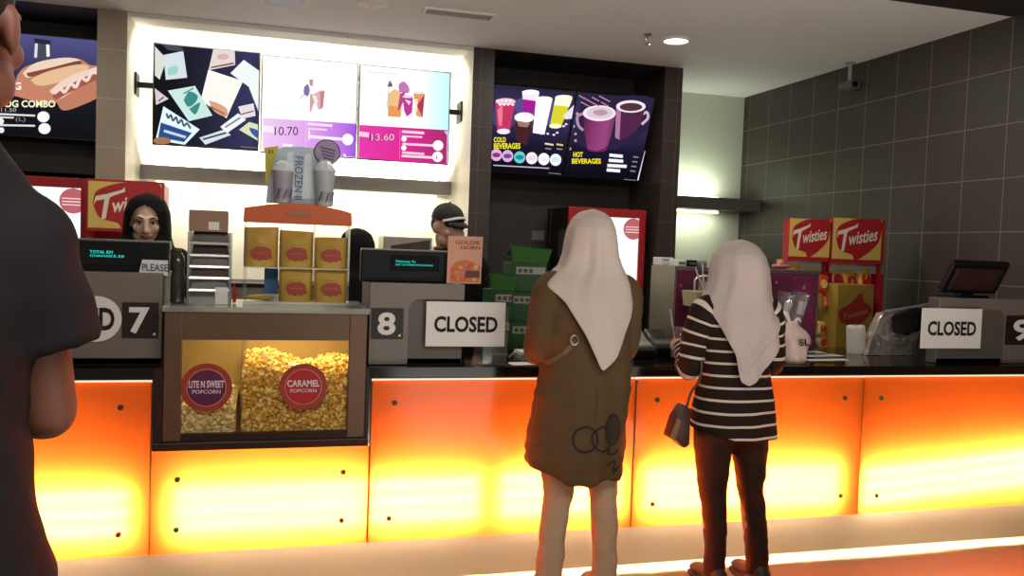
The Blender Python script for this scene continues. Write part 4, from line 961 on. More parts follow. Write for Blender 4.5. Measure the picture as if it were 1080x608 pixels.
for k in range(9):
    x = x0_+(x1_-x0_)*(k+.5)/9; r = rnd.uniform(.03, .05)
    mb.poly([(x+r*math.cos(q*PI/7), YMa+.003-.0001*k, z0_+.035+r*.7*math.sin(q*PI/7)) for q in range(14)], M('print_rose%d' % (k % 2), ['c85a74', 'b04a64'][k % 2], .3))
mb.build('printed_front', dm, 'dark pink printed front with bubbles', fix=False)
for k, (px0, px1, hh, mt, lab) in enumerate([(714, 723, 8, paper, 'white pack on top of the printed cabinet, furthest left of the row'), (725, 734, 7, black, 'black pack on top of the printed cabinet'), (737, 745, 7, M('pack_greywhite', '9a9a98', .5, var=.3), 'grey and white pack on top of the printed cabinet')]):
    q0, q1 = at(px0, 281, YMa+.06), at(px1, 281, YMa+.06)
    t = thing('small_pack', lab, 'pack', ((q0.x+q1.x)/2, YMa+.1, d))
    MB().box(q0.x, q1.x, YMa+.05, YMa+.16, d+.001, d+.036, mt, .004).build('pack_body', t)
    MB().box(q0.x+.006, q1.x-.006, YMa+.049, YMa+.051, d+.01, d+.024, steel if k else M('pack_green', '5a7a50', .5)).build('pack_label', t)
q0 = at(695, 281, YMa+.22); t = thing('white_carton', 'white box at the left rear of the printed cabinet top', 'box', (q0.x+.03, YMa+.24, d)); MB().box(a+.004, a+.075, YMa+.17, YMa+.29, d+.001, d+.045, paper, .004).build('box_body', t)
MB().box(a+.004, a+.075, YMa+.168, YMa+.17, d+.028, d+.036, steel).build('box_tape', t)
q0 = at(826, 281, YMa+.1); t = thing('pink_pouch', 'pink pouch lying on top of the printed cabinet at its right', 'pouch', (q0.x, YMa+.1, d)); MB().ell((q0.x, YMa+.12, d+.018), (.055, .05, .016), M('pouch_pink', 'b06078', .4, var=.3)).build('pouch_body', t, smooth=True)
MB().tube([(q0.x-.02, YMa+.1, d+.03), (q0.x, YMa+.1, d+.045), (q0.x+.02, YMa+.1, d+.03)], .006, M('pouch_pink', 'b06078'), 8, sub=3).build('pouch_tie', t)
# cups
cupm = glass('cup_plastic', 'f2eef0', .5, .06, .12)
def cup(label, px, py0, py1, r, Y, fill=None, straws=0, lean=0., prt=None):
    p0 = at(px, py1, Y); hh = at(px, py0, Y).z-p0.z; z0 = p0.z
    t = thing('plastic_cup', label, 'cup', (p0.x, Y, z0)); R = Matrix.Rotation(lean, 3, 'Y')
    MB().lathe((p0.x, Y, z0), [(r*.72, 0), (r*.76, .006), (r, hh), (r*1.05, hh), (r*1.05, hh+.004)], cupm, 20, caps=False, R=R).build('cup_wall', t, smooth=True, fix=False)
    if fill: MB().lathe((p0.x, Y, z0), [(r*.70, .002), (r*.88, hh*.62)], fill, 20, R=R).build('drink', t, smooth=False)
    for k in range(straws): MB().tube([Vector((p0.x, Y, z0))+R @ Vector((.01*k, 0, .02)), Vector((p0.x, Y, z0))+R @ Vector((-.05-.035*k, -.01, hh+.09-.03*k))], .004, M('straw_white', 'd8d0cc', .4), 8).build('straw', t)
    if prt:
        mb = MB()
        mb.add([Vector((p0.x, Y, z0))+R @ Vector((r*1.01*math.sin(u)*(.72+.28*v), -r*1.01*math.cos(u)*(.72+.28*v), hh*v)) for u in (-.6, -.2, .2, .6) for v in (.35, .75)], [(0, 2, 3, 1), (2, 4, 5, 3), (4, 6, 7, 5)], prt); mb.build('printed_logo', t, fix=False)
    return t
# ice tray to carry leaning cups
tr = thing('cup_carrier', 'cream card cup carrier holding two cups with straws', 'carrier', at(748, 330, 3.98))
trc = M('carrier_card', 'b9a98a', .6, var=.1)
q0 = at(733, 322, 3.98); q1 = at(766, 318, 3.98)
MB().prism([(q0.x, 3.95, q0.z-.01), (q1.x, 3.95, q0.z-.01), (q1.x+.012, 3.95, q0.z+.07), (q0.x-.012, 3.95, q0.z+.07)], (0, .16, 0), trc).build('carrier_tray', tr)
MB().box((q0.x+q1.x)/2-.035, (q0.x+q1.x)/2+.035, 4.0, 4.07, ZT+.001, q0.z-.01, trc).build('carrier_post', tr)
MB().tube([(q0.x+.02, 4.03, q0.z+.06), (q0.x+.03, 4.03, q0.z+.14), (q1.x-.03, 4.03, q0.z+.14), (q1.x-.02, 4.03, q0.z+.06)], .005, M('carrier_wire', 'cfcac6', .3, .5), 8, sub=5).build('carrier_handle', tr)
pink = M('drink_pink', 'c85a5c', .3, var=.15)
cup('clear cup with a straw at the left of the cream carrier', 742, 297, 316, .045, 4.03, None, 2, .15)
cup('clear cup at the right of the cream carrier near the pale hijab', 757, 294, 313, .045, 4.05, None, 0, 0., M('cup_print_navy', '3c3a58', .5))
cup('pink drink in a clear cup held by the woman in striped top', 713.5, 346, 377, .036, 3.80, pink, 1, 0.)
for k, (px, lab) in enumerate([(822, 'clear printed cup just right of the pale hijab'), (837, 'clear printed cup beside the white carrier bag')]):
    p0 = at(px, 320, 3.96)
    cup(lab, px, 309, 343, .047, 3.96, None, 0, .22, M('cup_print_white', 'c8c2c4', .5))
    MB().box(p0.x-.03, p0.x+.03, 3.93, 3.99, ZT+.001, at(px, 343, 3.96).z, M('cup_box_dark', '3a2430', .5, var=.2)).build('stand_block', thing('cup_stand', ['dark block under the cup next to the pale hijab', 'dark block under the cup near the white bag'][k], 'stand', (p0.x, 3.96, ZT)))
# white carrier bag with red marks
pbm = M('bag_film', 'dcc0b4', .35, var=.12, scale=10)
q0 = at(838, 386, 3.84)
cb_ = thing('carrier_bag', 'thin white plastic carrier bag on the worktop, right of striped sleeve', 'bag', (q0.x, 3.86, ZT))
rows = []
for i in range(13):
    v = i/12; r = []
    w = .075*(1-.15*math.cos(v*PI*1.6))*(1-.75*max(0, v-.72)/.28); dd = .06*(1-.8*max(0, v-.6)/.4)
    for j in range(24):
        aa = 2*PI*j/24; k = 1+.10*noise.noise(Vector((math.cos(aa)*2, math.sin(aa)*2, v*4)))+.05*math.sin(aa*7+v*9)
        r.append((q0.x+.005+w*k*math.cos(aa)-.06*max(0, v-.6), 3.86+dd*k*math.sin(aa), ZT+.002+.215*v))
    rows.append(r)
MB().loft(rows, pbm).build('bag_body', cb_, smooth=True)
MB().tube([(q0.x-.03, 3.85, ZT+.20), (q0.x-.06, 3.84, ZT+.25), (q0.x-.085, 3.84, ZT+.265)], [.014, .02, .006], paper, 10, sub=4, flat=.4).tube([(q0.x-.01, 3.86, ZT+.2), (q0.x+.01, 3.85, ZT+.23), (q0.x+.03, 3.85, ZT+.215)], [.012, .014, .005], paper, 10, sub=4, flat=.4).build('tied_handles', cb_, smooth=True)
MB().text('SL', (q0.x+.012, 3.784, ZT+.115), (1, 0, .05), (-.15, 0, 1), .062, .036, ink, .001, .02).build('printed_letters', cb_, fix=False)
# papers, tissue, foil bag, cloth
for k, (px, py, w, dd, rz, lab) in enumerate([(866, 373, .26, .10, .12, 'white paper slip lying on the worktop nearest the tissue roll'), (872, 379, .22, .08, -.2, 'white paper slip curled at the worktop edge right of the carrier bag'), (853, 371, .18, .1, .05, 'white paper sheet lying close behind the carrier bag')]):
    Y = [4.15, 3.92, 4.3][k]; c = at(px, py, Y); t = thing('paper_slip', lab, 'paper', (c.x, Y, ZT), rz)
    MB().add([(x*w/2, y*dd/2, .002+.012*k*0+.01*(x+1)*.5*(k == 1)) for x, y in ((-1, -1), (0, -1), (1, -1), (1, 1), (0, 1), (-1, 1))], [(0, 1, 4, 5), (1, 2, 3, 4)], paper).build('paper_sheet', t, local=True, fix=False)
c = at(905, 372, 4.25); t = thing('tissue_roll', 'white roll of tissue standing before the gold carton', 'tissue', (c.x, 4.27, ZT))
h_ = at(905, 344, 4.25).z-ZT
MB().lathe((c.x, 4.27, ZT), [(.05, .001), (.052, .02), (.052, h_-.01), (.048, h_)], M('tissue', 'dcd8ca', .85, var=.05), 20, R=Matrix.Rotation(-.06, 3, 'Y')).build('roll', t, smooth=False)
MB().lathe((c.x-.008, 4.27, ZT+h_), [(.018, -.01), (.018, .001)], M('tissue_core', '8a7458', .8), 14).build('core', t)
foil = M('foil_silver', 'cfc6bc', .3, .75, var=.25, scale=7, bump=.3)
t = thing('foil_bag', 'crumpled silver foil bag on the worktop left of the till numbered 9', 'bag', (at(945, 375, 4.2).x, 4.2, ZT))
q = [at(914, 375, 4.15), at(962, 378, 4.15), at(970, 352, 4.15), at(976, 322, 4.2), at(932, 328, 4.25), at(922, 352, 4.2)]
q[0].z = q[1].z = ZT+.002
n = len(q); back = [p+Vector((0.03, .10, -.02 if i in (3, 4) else 0)) for i, p in enumerate(q)]; back[0].z = back[1].z = ZT+.002
mb = MB(); mb.add(q+back, [tuple(range(n)), tuple(range(2*n-1, n-1, -1))]+[(i, (i+1) % n, n+(i+1) % n, n+i) for i in range(n)], foil)
o = mb.build('bag_body', t); modify(o, [('TRIANGULATE', {}), ('SUBSURF', dict(subdivision_type='SIMPLE', levels=4, render_levels=4))])
wrinkle(o, lambda c: .008*noise.noise(c*14)+.004*noise.noise(c*40)); 
for f in o.data.polygons: f.use_smooth = False
for v in o.data.vertices:
    if v.co.z < .001: v.co.z = .001
MB().tube([at(934, 328, 4.19), at(960, 325, 4.17), at(1000, 318, 4.2)], [.006, .012, .016], foil, 8, sub=4, flat=.5).build('folded_rim', t)
t = thing('black_cloth', 'crumpled black cloth hanging over the silver foil bag', 'cloth', at(955, 352, 4.15))
mb = MB(); P = catmull([(940, 335), (948, 330), (966, 324), (985, 330), (990, 345), (970, 348), (955, 353), (943, 350)]+[(940, 335)], 4)[:-1]
n = len(P); fr_ = [at(x, y, 4.115) for x, y in P]; bk_ = [at(x, y, 4.17) for x, y in P]
mb.add(fr_+bk_, [tuple(range(n)), tuple(range(2*n-1, n-1, -1))]+[(i, (i+1) % n, n+(i+1) % n, n+i) for i in range(n)], M('cloth_black', '15130f', .9))
o = mb.build('cloth_body', t); modify(o, [('TRIANGULATE', {}), ('SUBSURF', dict(subdivision_type='SIMPLE', levels=3, render_levels=3)), ('SMOOTH', dict(factor=.5, iterations=3))])
wrinkle(o, lambda c: .012*noise.noise(c*22))

# ================================================================== ceiling fittings
def ceil_at(px, py): 
    d = Vector(ray((px, py))); t_ = (HC-H)/d.z; return Vector((d.x*t_, d.y*t_, HC))
c = ceil_at(713, 42); t = thing('ceiling_downlight', 'round glowing downlight in the ceiling near the pillar', 'light', c)
MB().lathe((c.x, c.y, HC), [(.11, -.001), (.11, -.012), (.088, -.014), (.085, -.004)], white, 28).build('trim_ring', t, smooth=False)
MB().lathe((c.x, c.y, HC-.006), [(.085, 0), (.0, -.003)], E('fff4dc', 6), 28, caps=False).build('lamp_lens', t)
area('downlight_glow', (c.x, c.y, HC-.03), (.16, .16), 9, (1, .93, .8))
c = ceil_at(683, 36); t = thing('ceiling_sprinkler', 'small sprinkler head on the ceiling beside the round downlight', 'sprinkler', c)
MB().lathe((c.x, c.y, HC), [(.03, -.001), (.03, -.006), (.01, -.008), (.01, -.03)], steel, 16).build('sprinkler_body', t)
MB().tube([(c.x-.012, c.y, HC-.03), (c.x-.016, c.y, HC-.05), (c.x, c.y, HC-.07)], .003, steel, 6, sub=3).tube([(c.x+.012, c.y, HC-.03), (c.x+.016, c.y, HC-.05), (c.x, c.y, HC-.07)], .003, steel, 6, sub=3).lathe((c.x, c.y, HC-.07), [(.02, 0), (.02, -.003)], steel, 12).build('deflector', t)
c0, c1 = ceil_at(446, 10), ceil_at(521, 18); cy = (c0.y+c1.y)/2
t = thing('air_vent', 'long slot air vent in the ceiling above the bright screens', 'vent', (c0.x/2+c1.x/2, cy, HC))
MB().box(c0.x, c1.x, cy-.09, cy-.065, HC-.014, HC-.001, white).box(c0.x, c1.x, cy+.065, cy+.09, HC-.014, HC-.001, white).box(c0.x, c0.x+.02, cy-.065, cy+.065, HC-.014, HC-.001, white).box(c1.x-.02, c1.x, cy-.065, cy+.065, HC-.014, HC-.001, white).build('vent_frame', t)
mb = MB().box(c0.x+.02, c1.x-.02, cy-.065, cy+.065, HC-.003, HC-.001, M('vent_dark', '4a4846', .7))
mb.build('vent_backing', t)
for k in range(3): MB().box(c0.x+.02, c1.x-.02, cy-.05+.04*k, cy-.035+.04*k, HC-.012, HC-.004, M('vent_slat', 'a8a6a2', .6)).build('vent_slat', t)
c = ceil_at(392, 1.5); t = thing('smoke_detector', 'round white detector on the ceiling at the top of view', 'detector', c)
MB().lathe((c.x, c.y, HC), [(.10, -.001), (.10, -.01), (.08, -.025), (.0, -.028)], white, 28, caps=False).build('detector_body', t, smooth=True)
MB().lathe((c.x, c.y, HC-.028), [(.012, 0), (.012, -.003)], steel, 12).build('detector_cap', t)
c = ceil_at(300, 1); t = thing('ceiling_panel_light', 'square recessed fitting in the ceiling at the top edge of view', 'light', c)
MB().box(c.x-.16, c.x+.16, c.y-.16, c.y+.16, HC-.006, HC-.001, white, .002).build('fitting_frame', t)
MB().box(c.x-.12, c.x+.12, c.y-.12, c.y+.12, HC-.009, HC-.006, M('fitting_grey', '77706a', .4, .3, var=.4)).build('fitting_lens', t)
# security camera
c = ceil_at(897, 66); Yc = c.y; zc = at(898, 90, Yc).z
t = thing('security_camera', 'small grey security camera hanging from the ceiling by the tiled wall', 'camera', (c.x, Yc, HC))
MB().lathe((c.x, Yc, HC), [(.04, -.001), (.04, -.012)], M('cam_grey', '9a968e', .5), 18).tube([(c.x, Yc, HC-.012), (c.x, Yc, zc+.02)], .014, M('cam_grey', '9a968e'), 10).build('mount', t)
MB().box(c.x-.045, c.x+.045, Yc-.07, Yc+.08, zc-.035, zc+.025, M('cam_dark', '5a5650', .5), .01).build('camera_body', t)
MB().lathe((c.x-.005, Yc-.07, zc-.005), [(.026, 0), (.024, .012), (.0, .013)], gloss, 18, R=Matrix.Rotation(PI/2, 3, 'X'), caps=False).build('lens', t)
#PART3
# ================================================================== people
def hand_geo(mb, wrist, d, n, side, mat, curl=.5, s=1.):
    """palm, four unequal bent fingers and a thumb; d = pointing direction, n = back-of-hand normal, side = +1 when the thumb lies along d x n"""
    d = Vector(d).normalized(); n = Vector(n); n = (n-d*n.dot(d)).normalized(); t = d.cross(n)*side
    W = Vector(wrist)
    mb.tube([W-d*.01*s, W+d*.03*s, W+d*.06*s, W+d*.088*s], [.024*s, .032*s, .037*s, .034*s], mat, 14, sub=2, round_=True, flat=.42, up=t)
    L = [.066, .076, .072, .056]; O = [.028, .010, -.009, -.027]
    for l, o, k in zip(L, O, range(4)):
        p = W+d*(.082-.004*abs(k-1.3))*s+t*o*s; a = 0; pts = [p-d*.012*s]; r = [.0095*s]
        for seg, q in enumerate((.46, .30, .24)):
            a += curl*(.55 if seg == 0 else .75)
            dd = d*math.cos(a)-n*math.sin(a); p = p+dd*l*q*s; pts.append(p); r.append((.0092-.0008*seg)*s)
        mb.tube(pts, r, mat, 10, round_=True)
    p = W+d*.025*s+t*.024*s; dd = (d*.6+t*.75-n*.25*curl).normalized()
    mb.tube([p, p+dd*.036*s, p+dd*.062*s+d*.012*s-n*.008*s*curl], [.014*s, .0115*s, .009*s], mat, 10, round_=True)
def head_geo(mb, C, R, mat, s=1.):
    def e(c, r, Rr=None): mb.ell(Vector(C)+R @ (Vector(c)*s), [x*s for x in r], mat, R=R if Rr is None else R @ Rr)
    def tb(p, r): mb.tube([Vector(C)+R @ (Vector(x)*s) for x in p], [x*s for x in r], mat, 12, sub=2, round_=True)
    e((0, -.018, .035), (.076, .096, .086)); e((0, .022, -.022), (.063, .072, .086)); e((0, .048, -.088), (.034, .034, .028))
    for k in (-1, 1):
        e((k*.040, .062, -.022), (.025, .026, .024)); e((k*.042, .03, -.065), (.024, .036, .034)); e((k*.030, .078, .030), (.028, .017, .010))
        e((k*.079, -.006, -.006), (.010, .022, .033), Matrix.Rotation(k*.3, 3, 'Z')); e((k*.011, .1, -.034), (.010, .012, .009))
    tb([(0, .088, .022), (0, .100, -.005), (0, .113, -.030)], [.009, .011, .013])
    e((0, .086, -.056), (.022, .013, .006)); e((0, .084, -.066), (.02, .013, .007))
def face_parts(C, R, par, s=1., browc='1c1310', lipc='8e4a44', local=True):
    C = Vector(C)
    def P(p): return C+R @ (Vector(p)*s)
    ew, ei, br, lp = M('eye_white', 'd8d2ca', .25), M('iris_dark', '1a0f0a', .15), M('hair_dark', browc, .7), M('lips_%s' % lipc, lipc, .45)
    for k in (-1, 1):
        mb = MB(); mb.ell(P((k*.031, .083, .008)), (.0135*s, .0105*s, .0075*s), ew, R=R); mb.ell(P((k*.031, .0915, .008)), (.006*s, .004*s, .006*s), ei, R=R); mb.build('eye', par, local=local, smooth=True)
        MB().tube([P((k*.031, .0885, .0165)), P((k*.045, .083, .014)), P((k*.018, .0915, .0135))][1:] and [P((k*.016, .092, .0130)), P((k*.031, .0945, .0165)), P((k*.046, .084, .012))], [.002*s, .003*s, .002*s], br, 8, sub=3).build('eyelid', par, local=local)
        MB().tube([P((k*.013, .098, .030)), P((k*.032, .0955, .037)), P((k*.052, .078, .030))], [.0035*s, .0042*s, .002*s], br, 8, sub=4, flat=.6).build('eyebrow', par, local=local)
    mb = MB(); mb.tube([P((-.022, .090, -.060)), P((-.008, .0985, -.056)), P((0, .099, -.0575)), P((.008, .0985, -.056)), P((.022, .090, -.060))], [.002*s, .005*s, .004*s, .005*s, .002*s], lp, 10, sub=3)
    mb.tube([P((-.02, .090, -.061)), P((0, .098, -.067)), P((.02, .090, -.061))], [.002*s, .006*s, .002*s], lp, 10, sub=4); mb.build('lips', par, local=local, smooth=True)
def limb(mb, P, r, mat): mb.tube(P, r, mat, 16, sub=4, round_=True)
def body(t, J, skinm, s=1., hr=None, hands=True, curl=(.5, .5), vox=.007, ts=.85, hs=1.):
    hr = hr or Matrix.Identity(3); mb = MB()
    HC_ = Vector(J['head']); NK = Vector(J['neck'])
    head_geo(mb, HC_, hr, skinm, s*hs)
    limb(mb, [HC_+hr @ Vector((0, -.02, -.06))*s, NK, NK+Vector((0, 0, -.05))], [.052*s, .05*s, .062*s], skinm)
    pz = J['pelvis'][2]; cx, cy = J['pelvis'][0], J['pelvis'][1]; nz, nx, ny = NK.z, NK.x, NK.y
    rows = []
    for f, rx, ry in [(-.06, .09, .08), (0, .15, .105), (.12, .155, .11), (.34, .128, .092), (.6, .145, .10), (.8, .155, .095), (.93, .13, .075), (1.0, .07, .055)]:
        k = max(0, min(1, f)); rows.append((pz+(nz-.03-pz)*f, cx+(nx-cx)*k, cy+(ny-.015-cy)*k, rx*s*ts, ry*s*ts))
    mb.rings(rows, skinm, 28)
    for sd, k in (('L', -1), ('R', 1)):
        S, El, Wr = [Vector(J[q+sd]) for q in ('sho', 'elb', 'wri')]
        limb(mb, [S-(S-NK)*.25, S, (S+El)/2, El], [.046*s*ts, .05*s*ts, .044*s, .038*s], skinm); limb(mb, [El, El*.65+Wr*.35, Wr], [.038*s, .041*s, .025*s], skinm)
        if hands:
            d = Vector(J.get('hd'+sd, Wr-El)); n = Vector(J.get('hn'+sd, (0, 0, 1)))
            hand_geo(mb, Wr, d, n, 1 if (d.cross(n)).x*(-k) > 0 else -1, skinm, curl[0 if k < 0 else 1], s)
        Hp, Kn, An = [Vector(J[q+sd]) for q in ('hip', 'kne', 'ank')]
        limb(mb, [Hp, (Hp+Kn)/2, Kn], [.085*s*ts, .075*s*ts, .055*s], skinm); limb(mb, [Kn, Kn*.68+An*.32, An], [.052*s, .054*s, .034*s], skinm)
        limb(mb, [An+Vector((0, -.03, -.04)), An+Vector((0, .06, -.052)), An+Vector((0, .15, -.062))], [.03*s, .034*s, .02*s], skinm)
    o = mb.build('body', t, local=True)
    remesh(o, vox, 4)
    return o
def shoe(t, A, col, dirx=0.):
    A = Vector(A); mb = MB(); rows = []
    for y, w, h in [(-.075, .022, .05), (-.06, .036, .085), (-.01, .038, .095), (.05, .042, .072), (.12, .046, .05), (.165, .038, .042), (.19, .016, .03)]:
        rows.append([(A.x+dirx*y+w*math.cos(2*PI*j/16), A.y+y, .018+max(-.006, h*.5+h*.5*math.sin(2*PI*j/16))) for j in range(16)])
    o = mb.loft(rows, col).build('shoe', t, local=True, smooth=True)
    P = [(A.x+dirx*y+k*w, A.y+y, .001) for k, seq in ((1, [(-.08, .028), (-.04, .04), (.05, .045), (.12, .05), (.18, .036)]), (-1, [(.18, .036), (.12, .05), (.05, .045), (-.04, .04), (-.08, .028)])) for y, w in seq]
    MB().prism(P, (0, 0, .02), M('shoe_sole', '2a2420', .7)).build('sole', o, local=True)
def legs(t, name, JL, mat, seed, waist, vox=.011):
    """trousers: waist rings and two tapering legs grown together"""
    mb = MB(); mb.rings(waist, mat, 32)
    for rows in JL: mb.tube([p for p, r in rows], [r for p, r in rows], mat, 20, sub=5)
    o = mb.build(name, t, local=True); remesh(o, vox, 8)
    wrinkle(o, lambda c: .007*noise.noise(Vector((c.x*9+seed, c.y*9, c.z*13)))+.004*noise.noise(Vector((c.x*14, c.y*14+seed, c.z*30))))
    return o
def hijab(t, mat, rows, hem, name='headscarf', seed=0., opening=None, fold=.006, extra=None, hemf=None, nm=120, nt=54, under=True):
    """rows: (z, xl, xr, yback, yfront); hem: (x, z) list for the back edge"""
    hx = [h[0] for h in hem]; hz = [h[1] for h in hem]
    def prof(z):
        if z >= rows[0][0]: return rows[0][1:]
        for a, b in zip(rows, rows[1:]):
            if a[0] >= z >= b[0]:
                u = (a[0]-z)/(a[0]-b[0]); u = u*u*(3-2*u) if a is rows[0] and False else u
                return tuple(p+(q-p)*u for p, q in zip(a[1:], b[1:]))
        return rows[-1][1:]
    Rr = []
    zt = rows[0][0]
    xlW, xrW = rows[-1][1], rows[-1][2]
    for i in range(nt+1):
        u = i/nt; ring = []
        for j in range(nm):
            a = 2*PI*j/nm; sx, cy = math.sin(a), -math.cos(a)          # a = 0 is the back
            xx = (xrW if sx > 0 else -xlW)*sx
            zb = float(np.interp(xx, hx, hz)) if cy <= 0.05 else (hemf if hemf else float(np.interp(xx, hx, hz))*.0+max(hz[0], hz[-1])-.01)
            if -.35 < -cy < 0 and False: pass
            uu = u*u*(1-u)*.6+u*(1-(u*(1-u))*.6)
            z = zt-(zt-zb)*(1-(1-uu)**1.0) if u > 0 else zt
            if u < .18: z = zt-(zt-zb)*uu
            xl, xr, yb, yf = prof(z)
            x = (xl+xr)/2+(xr-xl)/2*sx; y = (yf+yb)/2+(yf-yb)/2*cy
            w = min(1, max(0, (zt-z)/.25)); 
            f = fold*w*(noise.noise(Vector((sx*3.2+seed, cy*3.2, z*1.6)))*1.4+.55*math.sin(a*7+seed+z*5+2*noise.noise(Vector((sx, cy, z*2)))))
            if extra: f += extra(x, y, z, a)
            d = Vector((sx*(xr-xl), cy*(yf-yb)*1.0, 0)).normalized() if (xr-xl) > 1e-6 else Vector((0, 0, 0))
            ring.append(Vector((x, y, z))+d*f)
        Rr.append(ring)
    mb = MB(); v = [p for r in Rr for p in r]; f = []
    for i in range(nt):
        for j in range(nm):
            a, b = i*nm+j, i*nm+(j+1) % nm
            if opening:
                c = (v[a]+v[b+nm])/2; aa = 2*PI*(j+.5)/nm
                zc, rz, ra = opening
                if ((c.z-zc)/rz)**2+((aa-PI)/ra)**2 < 1: continue
            f.append((a, b, b+nm, a+nm))
    mb.add(v, f, mat); mb.f.append(tuple(range(nm))); mb.m.append(0)
    o = mb.build(name, t, local=True, smooth=True)
    md = o.modifiers.new('thickness', 'SOLIDIFY'); md.thickness = .004; md.offset = -1
    md = o.modifiers.new('smooth', 'SUBSURF'); md.levels = md.render_levels = 1
    return o
def print_on(o_target, pieces, off=.003):
    """lay flat drawn strips on a cloth mesh, cast along +Y from behind (local coordinates)"""
    bm = bmesh.new(); bm.from_mesh(o_target.data); tree = BVHTree.FromBMesh(bm); bm.free()
    def hit(x, z, k=0):
        h = tree.ray_cast(Vector((x, -2, z)), Vector((0, 1, 0)))
        return Vector((x, (h[0].y if h[0] else -.15)-off-.0007*k, z))
    mb = MB()
    for k, (kind, pts, w, mat) in enumerate(pieces):
        if kind == 'line':
            q = catmull(pts, 10) if len(pts) > 2 else [tuple(np.array(pts[0])+(np.array(pts[1])-np.array(pts[0]))*i/10) for i in range(11)]; L = []; R = []
            for i, p in enumerate(q):
                a = q[max(0, i-1)]; b = q[min(len(q)-1, i+1)]; dx, dy = b[0]-a[0], b[1]-a[1]; l = math.hypot(dx, dy) or 1
                L.append(hit(p[0]-dy/l*w/2, p[1]+dx/l*w/2, k)); R.append(hit(p[0]+dy/l*w/2, p[1]-dx/l*w/2, k))
            n = len(q); mb.add(L+R, [(i, i+1, n+i+1, n+i) for i in range(n-1)], mat)
        else:
            c = pts[0]; rx, rz = pts[1]; v = [hit(c[0], c[1], k)]; f = []
            for i in range(1, 5):
                for j in range(20): v.append(hit(c[0]+rx*i/4*math.cos(2*PI*j/20), c[1]+rz*i/4*math.sin(2*PI*j/20), k))
            f += [(0, 1+j, 1+(j+1) % 20) for j in range(20)]
            for i in range(3):
                for j in range(20): a, b = 1+i*20+j, 1+i*20+(j+1) % 20; f.append((a, a+20, b+20, b))
            mb.add(v, f, mat)
    return mb
def circ(c, r, n=14, rz=None): return [(c[0]+r*math.cos(2*PI*k/n), c[1]+(rz or r)*math.sin(2*PI*k/n)) for k in range(n+1)]

scarf = M('scarf_beige', 'c2b2a8', .85, var=.04, scale=6, spec=.15)
# ---------------------------------------------------------------- woman in the olive tunic
w1 = thing('person', 'woman in pale beige headscarf, long olive tunic and cream trousers at the counter', 'person', (1.29, 3.40, 0))
J = dict(head=(.02, .005, 1.555), neck=(.01, -.01, 1.42), pelvis=(0, 0, .87), shoL=(-.16, 0, 1.355), shoR=(.175, 0, 1.355),
         elbL=(-.195, .02, 1.10), wriL=(-.155, .20, 1.035), elbR=(.19, .03, 1.10), wriR=(.13, .25, 1.03), hipL=(-.085, 0, .86), hipR=(.09, 0, .86),
         kneL=(-.09, .02, .47), ankL=(-.115, 0, .085), kneR=(.12, .02, .47), ankR=(.13, 0, .085), hdL=(.25, .9, -.12), hdR=(-.2, .9, -.1))
body(w1, J, skin, 1.0, hs=.93)
tro = M('trouser_cream', 'b59f84', .85, var=.06, spec=.2)
for A in (J['ankL'], J['ankR']): shoe(w1, A, M('shoe_grey', '4e4a48', .6))
legs(w1, 'trousers', [[((-.085, 0, .86), .1), ((-.088, .005, .6), .086), ((-.088, .01, .47), .066), ((-.108, .0, .28), .058), ((-.12, -.005, .10), .062), ((-.12, -.005, .05), .064)],
                      [((.09, 0, .86), .1), ((.105, .005, .6), .084), ((.115, .01, .47), .064), ((.13, .0, .28), .056), ((.135, -.005, .10), .056), ((.135, -.005, .05), .06)]], tro, 3,
     [(.80, 0, 0, .16, .11), (.9, 0, 0, .165, .115), (1.0, 0, 0, .15, .105)])
olv = M('tunic_olive', '55432c', .8, var=.08, scale=8, spec=.2)
mb = MB()
mb.rings([(1.435, .01, -.005, .055, .055), (1.405, .01, -.005, .09, .07), (1.37, .008, -.002, .165, .085), (1.29, .008, .0, .19, .115), (1.15, .005, 0, .188, .122), (1.02, .005, 0, .196, .135), (.90, -.005, 0, .215, .15), (.74, -.02, 0, .216, .155), (.60, -.022, 0, .215, .155), (.535, -.022, 0, .215, .155)], olv, 48, 2.2)
for sd in (('L', -1), ('R', 1)):
    S, El, Wr = [Vector(J[q+sd[0]]) for q in ('sho', 'elb', 'wri')]
    mb.tube([S-Vector((sd[1]*.05, 0, -.005)), S+Vector((0, 0, -.02)), (S+El)/2+Vector((sd[1]*.01, 0, 0)), El, El*.45+Wr*.55], [.06, .074, .067, .064, .056], olv, 20, sub=5, round_=True)
tu = mb.build('tunic', w1, local=True); remesh(tu, .010, 7)
def tw(c):
    k = min(1, max(0, (1.3-c.z)/.5)); a = math.atan2(c.x, -c.y)
    return .009*noise.noise(Vector((c.x*7, c.y*7, c.z*4)))+.010*k*math.sin(a*9+2*noise.noise(c*4))*(.35+.65*max(0, 1-c.z))+.007*noise.noise(Vector((c.x*10+c.z*14, c.y*10, c.z*22)))
wrinkle(tu, tw)
for v in tu.data.vertices:                                  # uneven hem, shorter at the left side
    if v.co.z < .72: v.co.z += (.72-v.co.z)/.185*(.055*max(0, min(1, (-.02-v.co.x)/.18))+.012*math.sin(v.co.x*18))
    if v.co.z < 1.12 and v.co.z > .7: v.co.x += .012*math.sin((v.co.z-.7)/.42*PI)*(1 if v.co.x < 0 else .2)
dk = M('print_dark', '1e1510', .8)
def T1(px, py): p = at(px, py, 3.25); return (p.x-1.29, p.z)
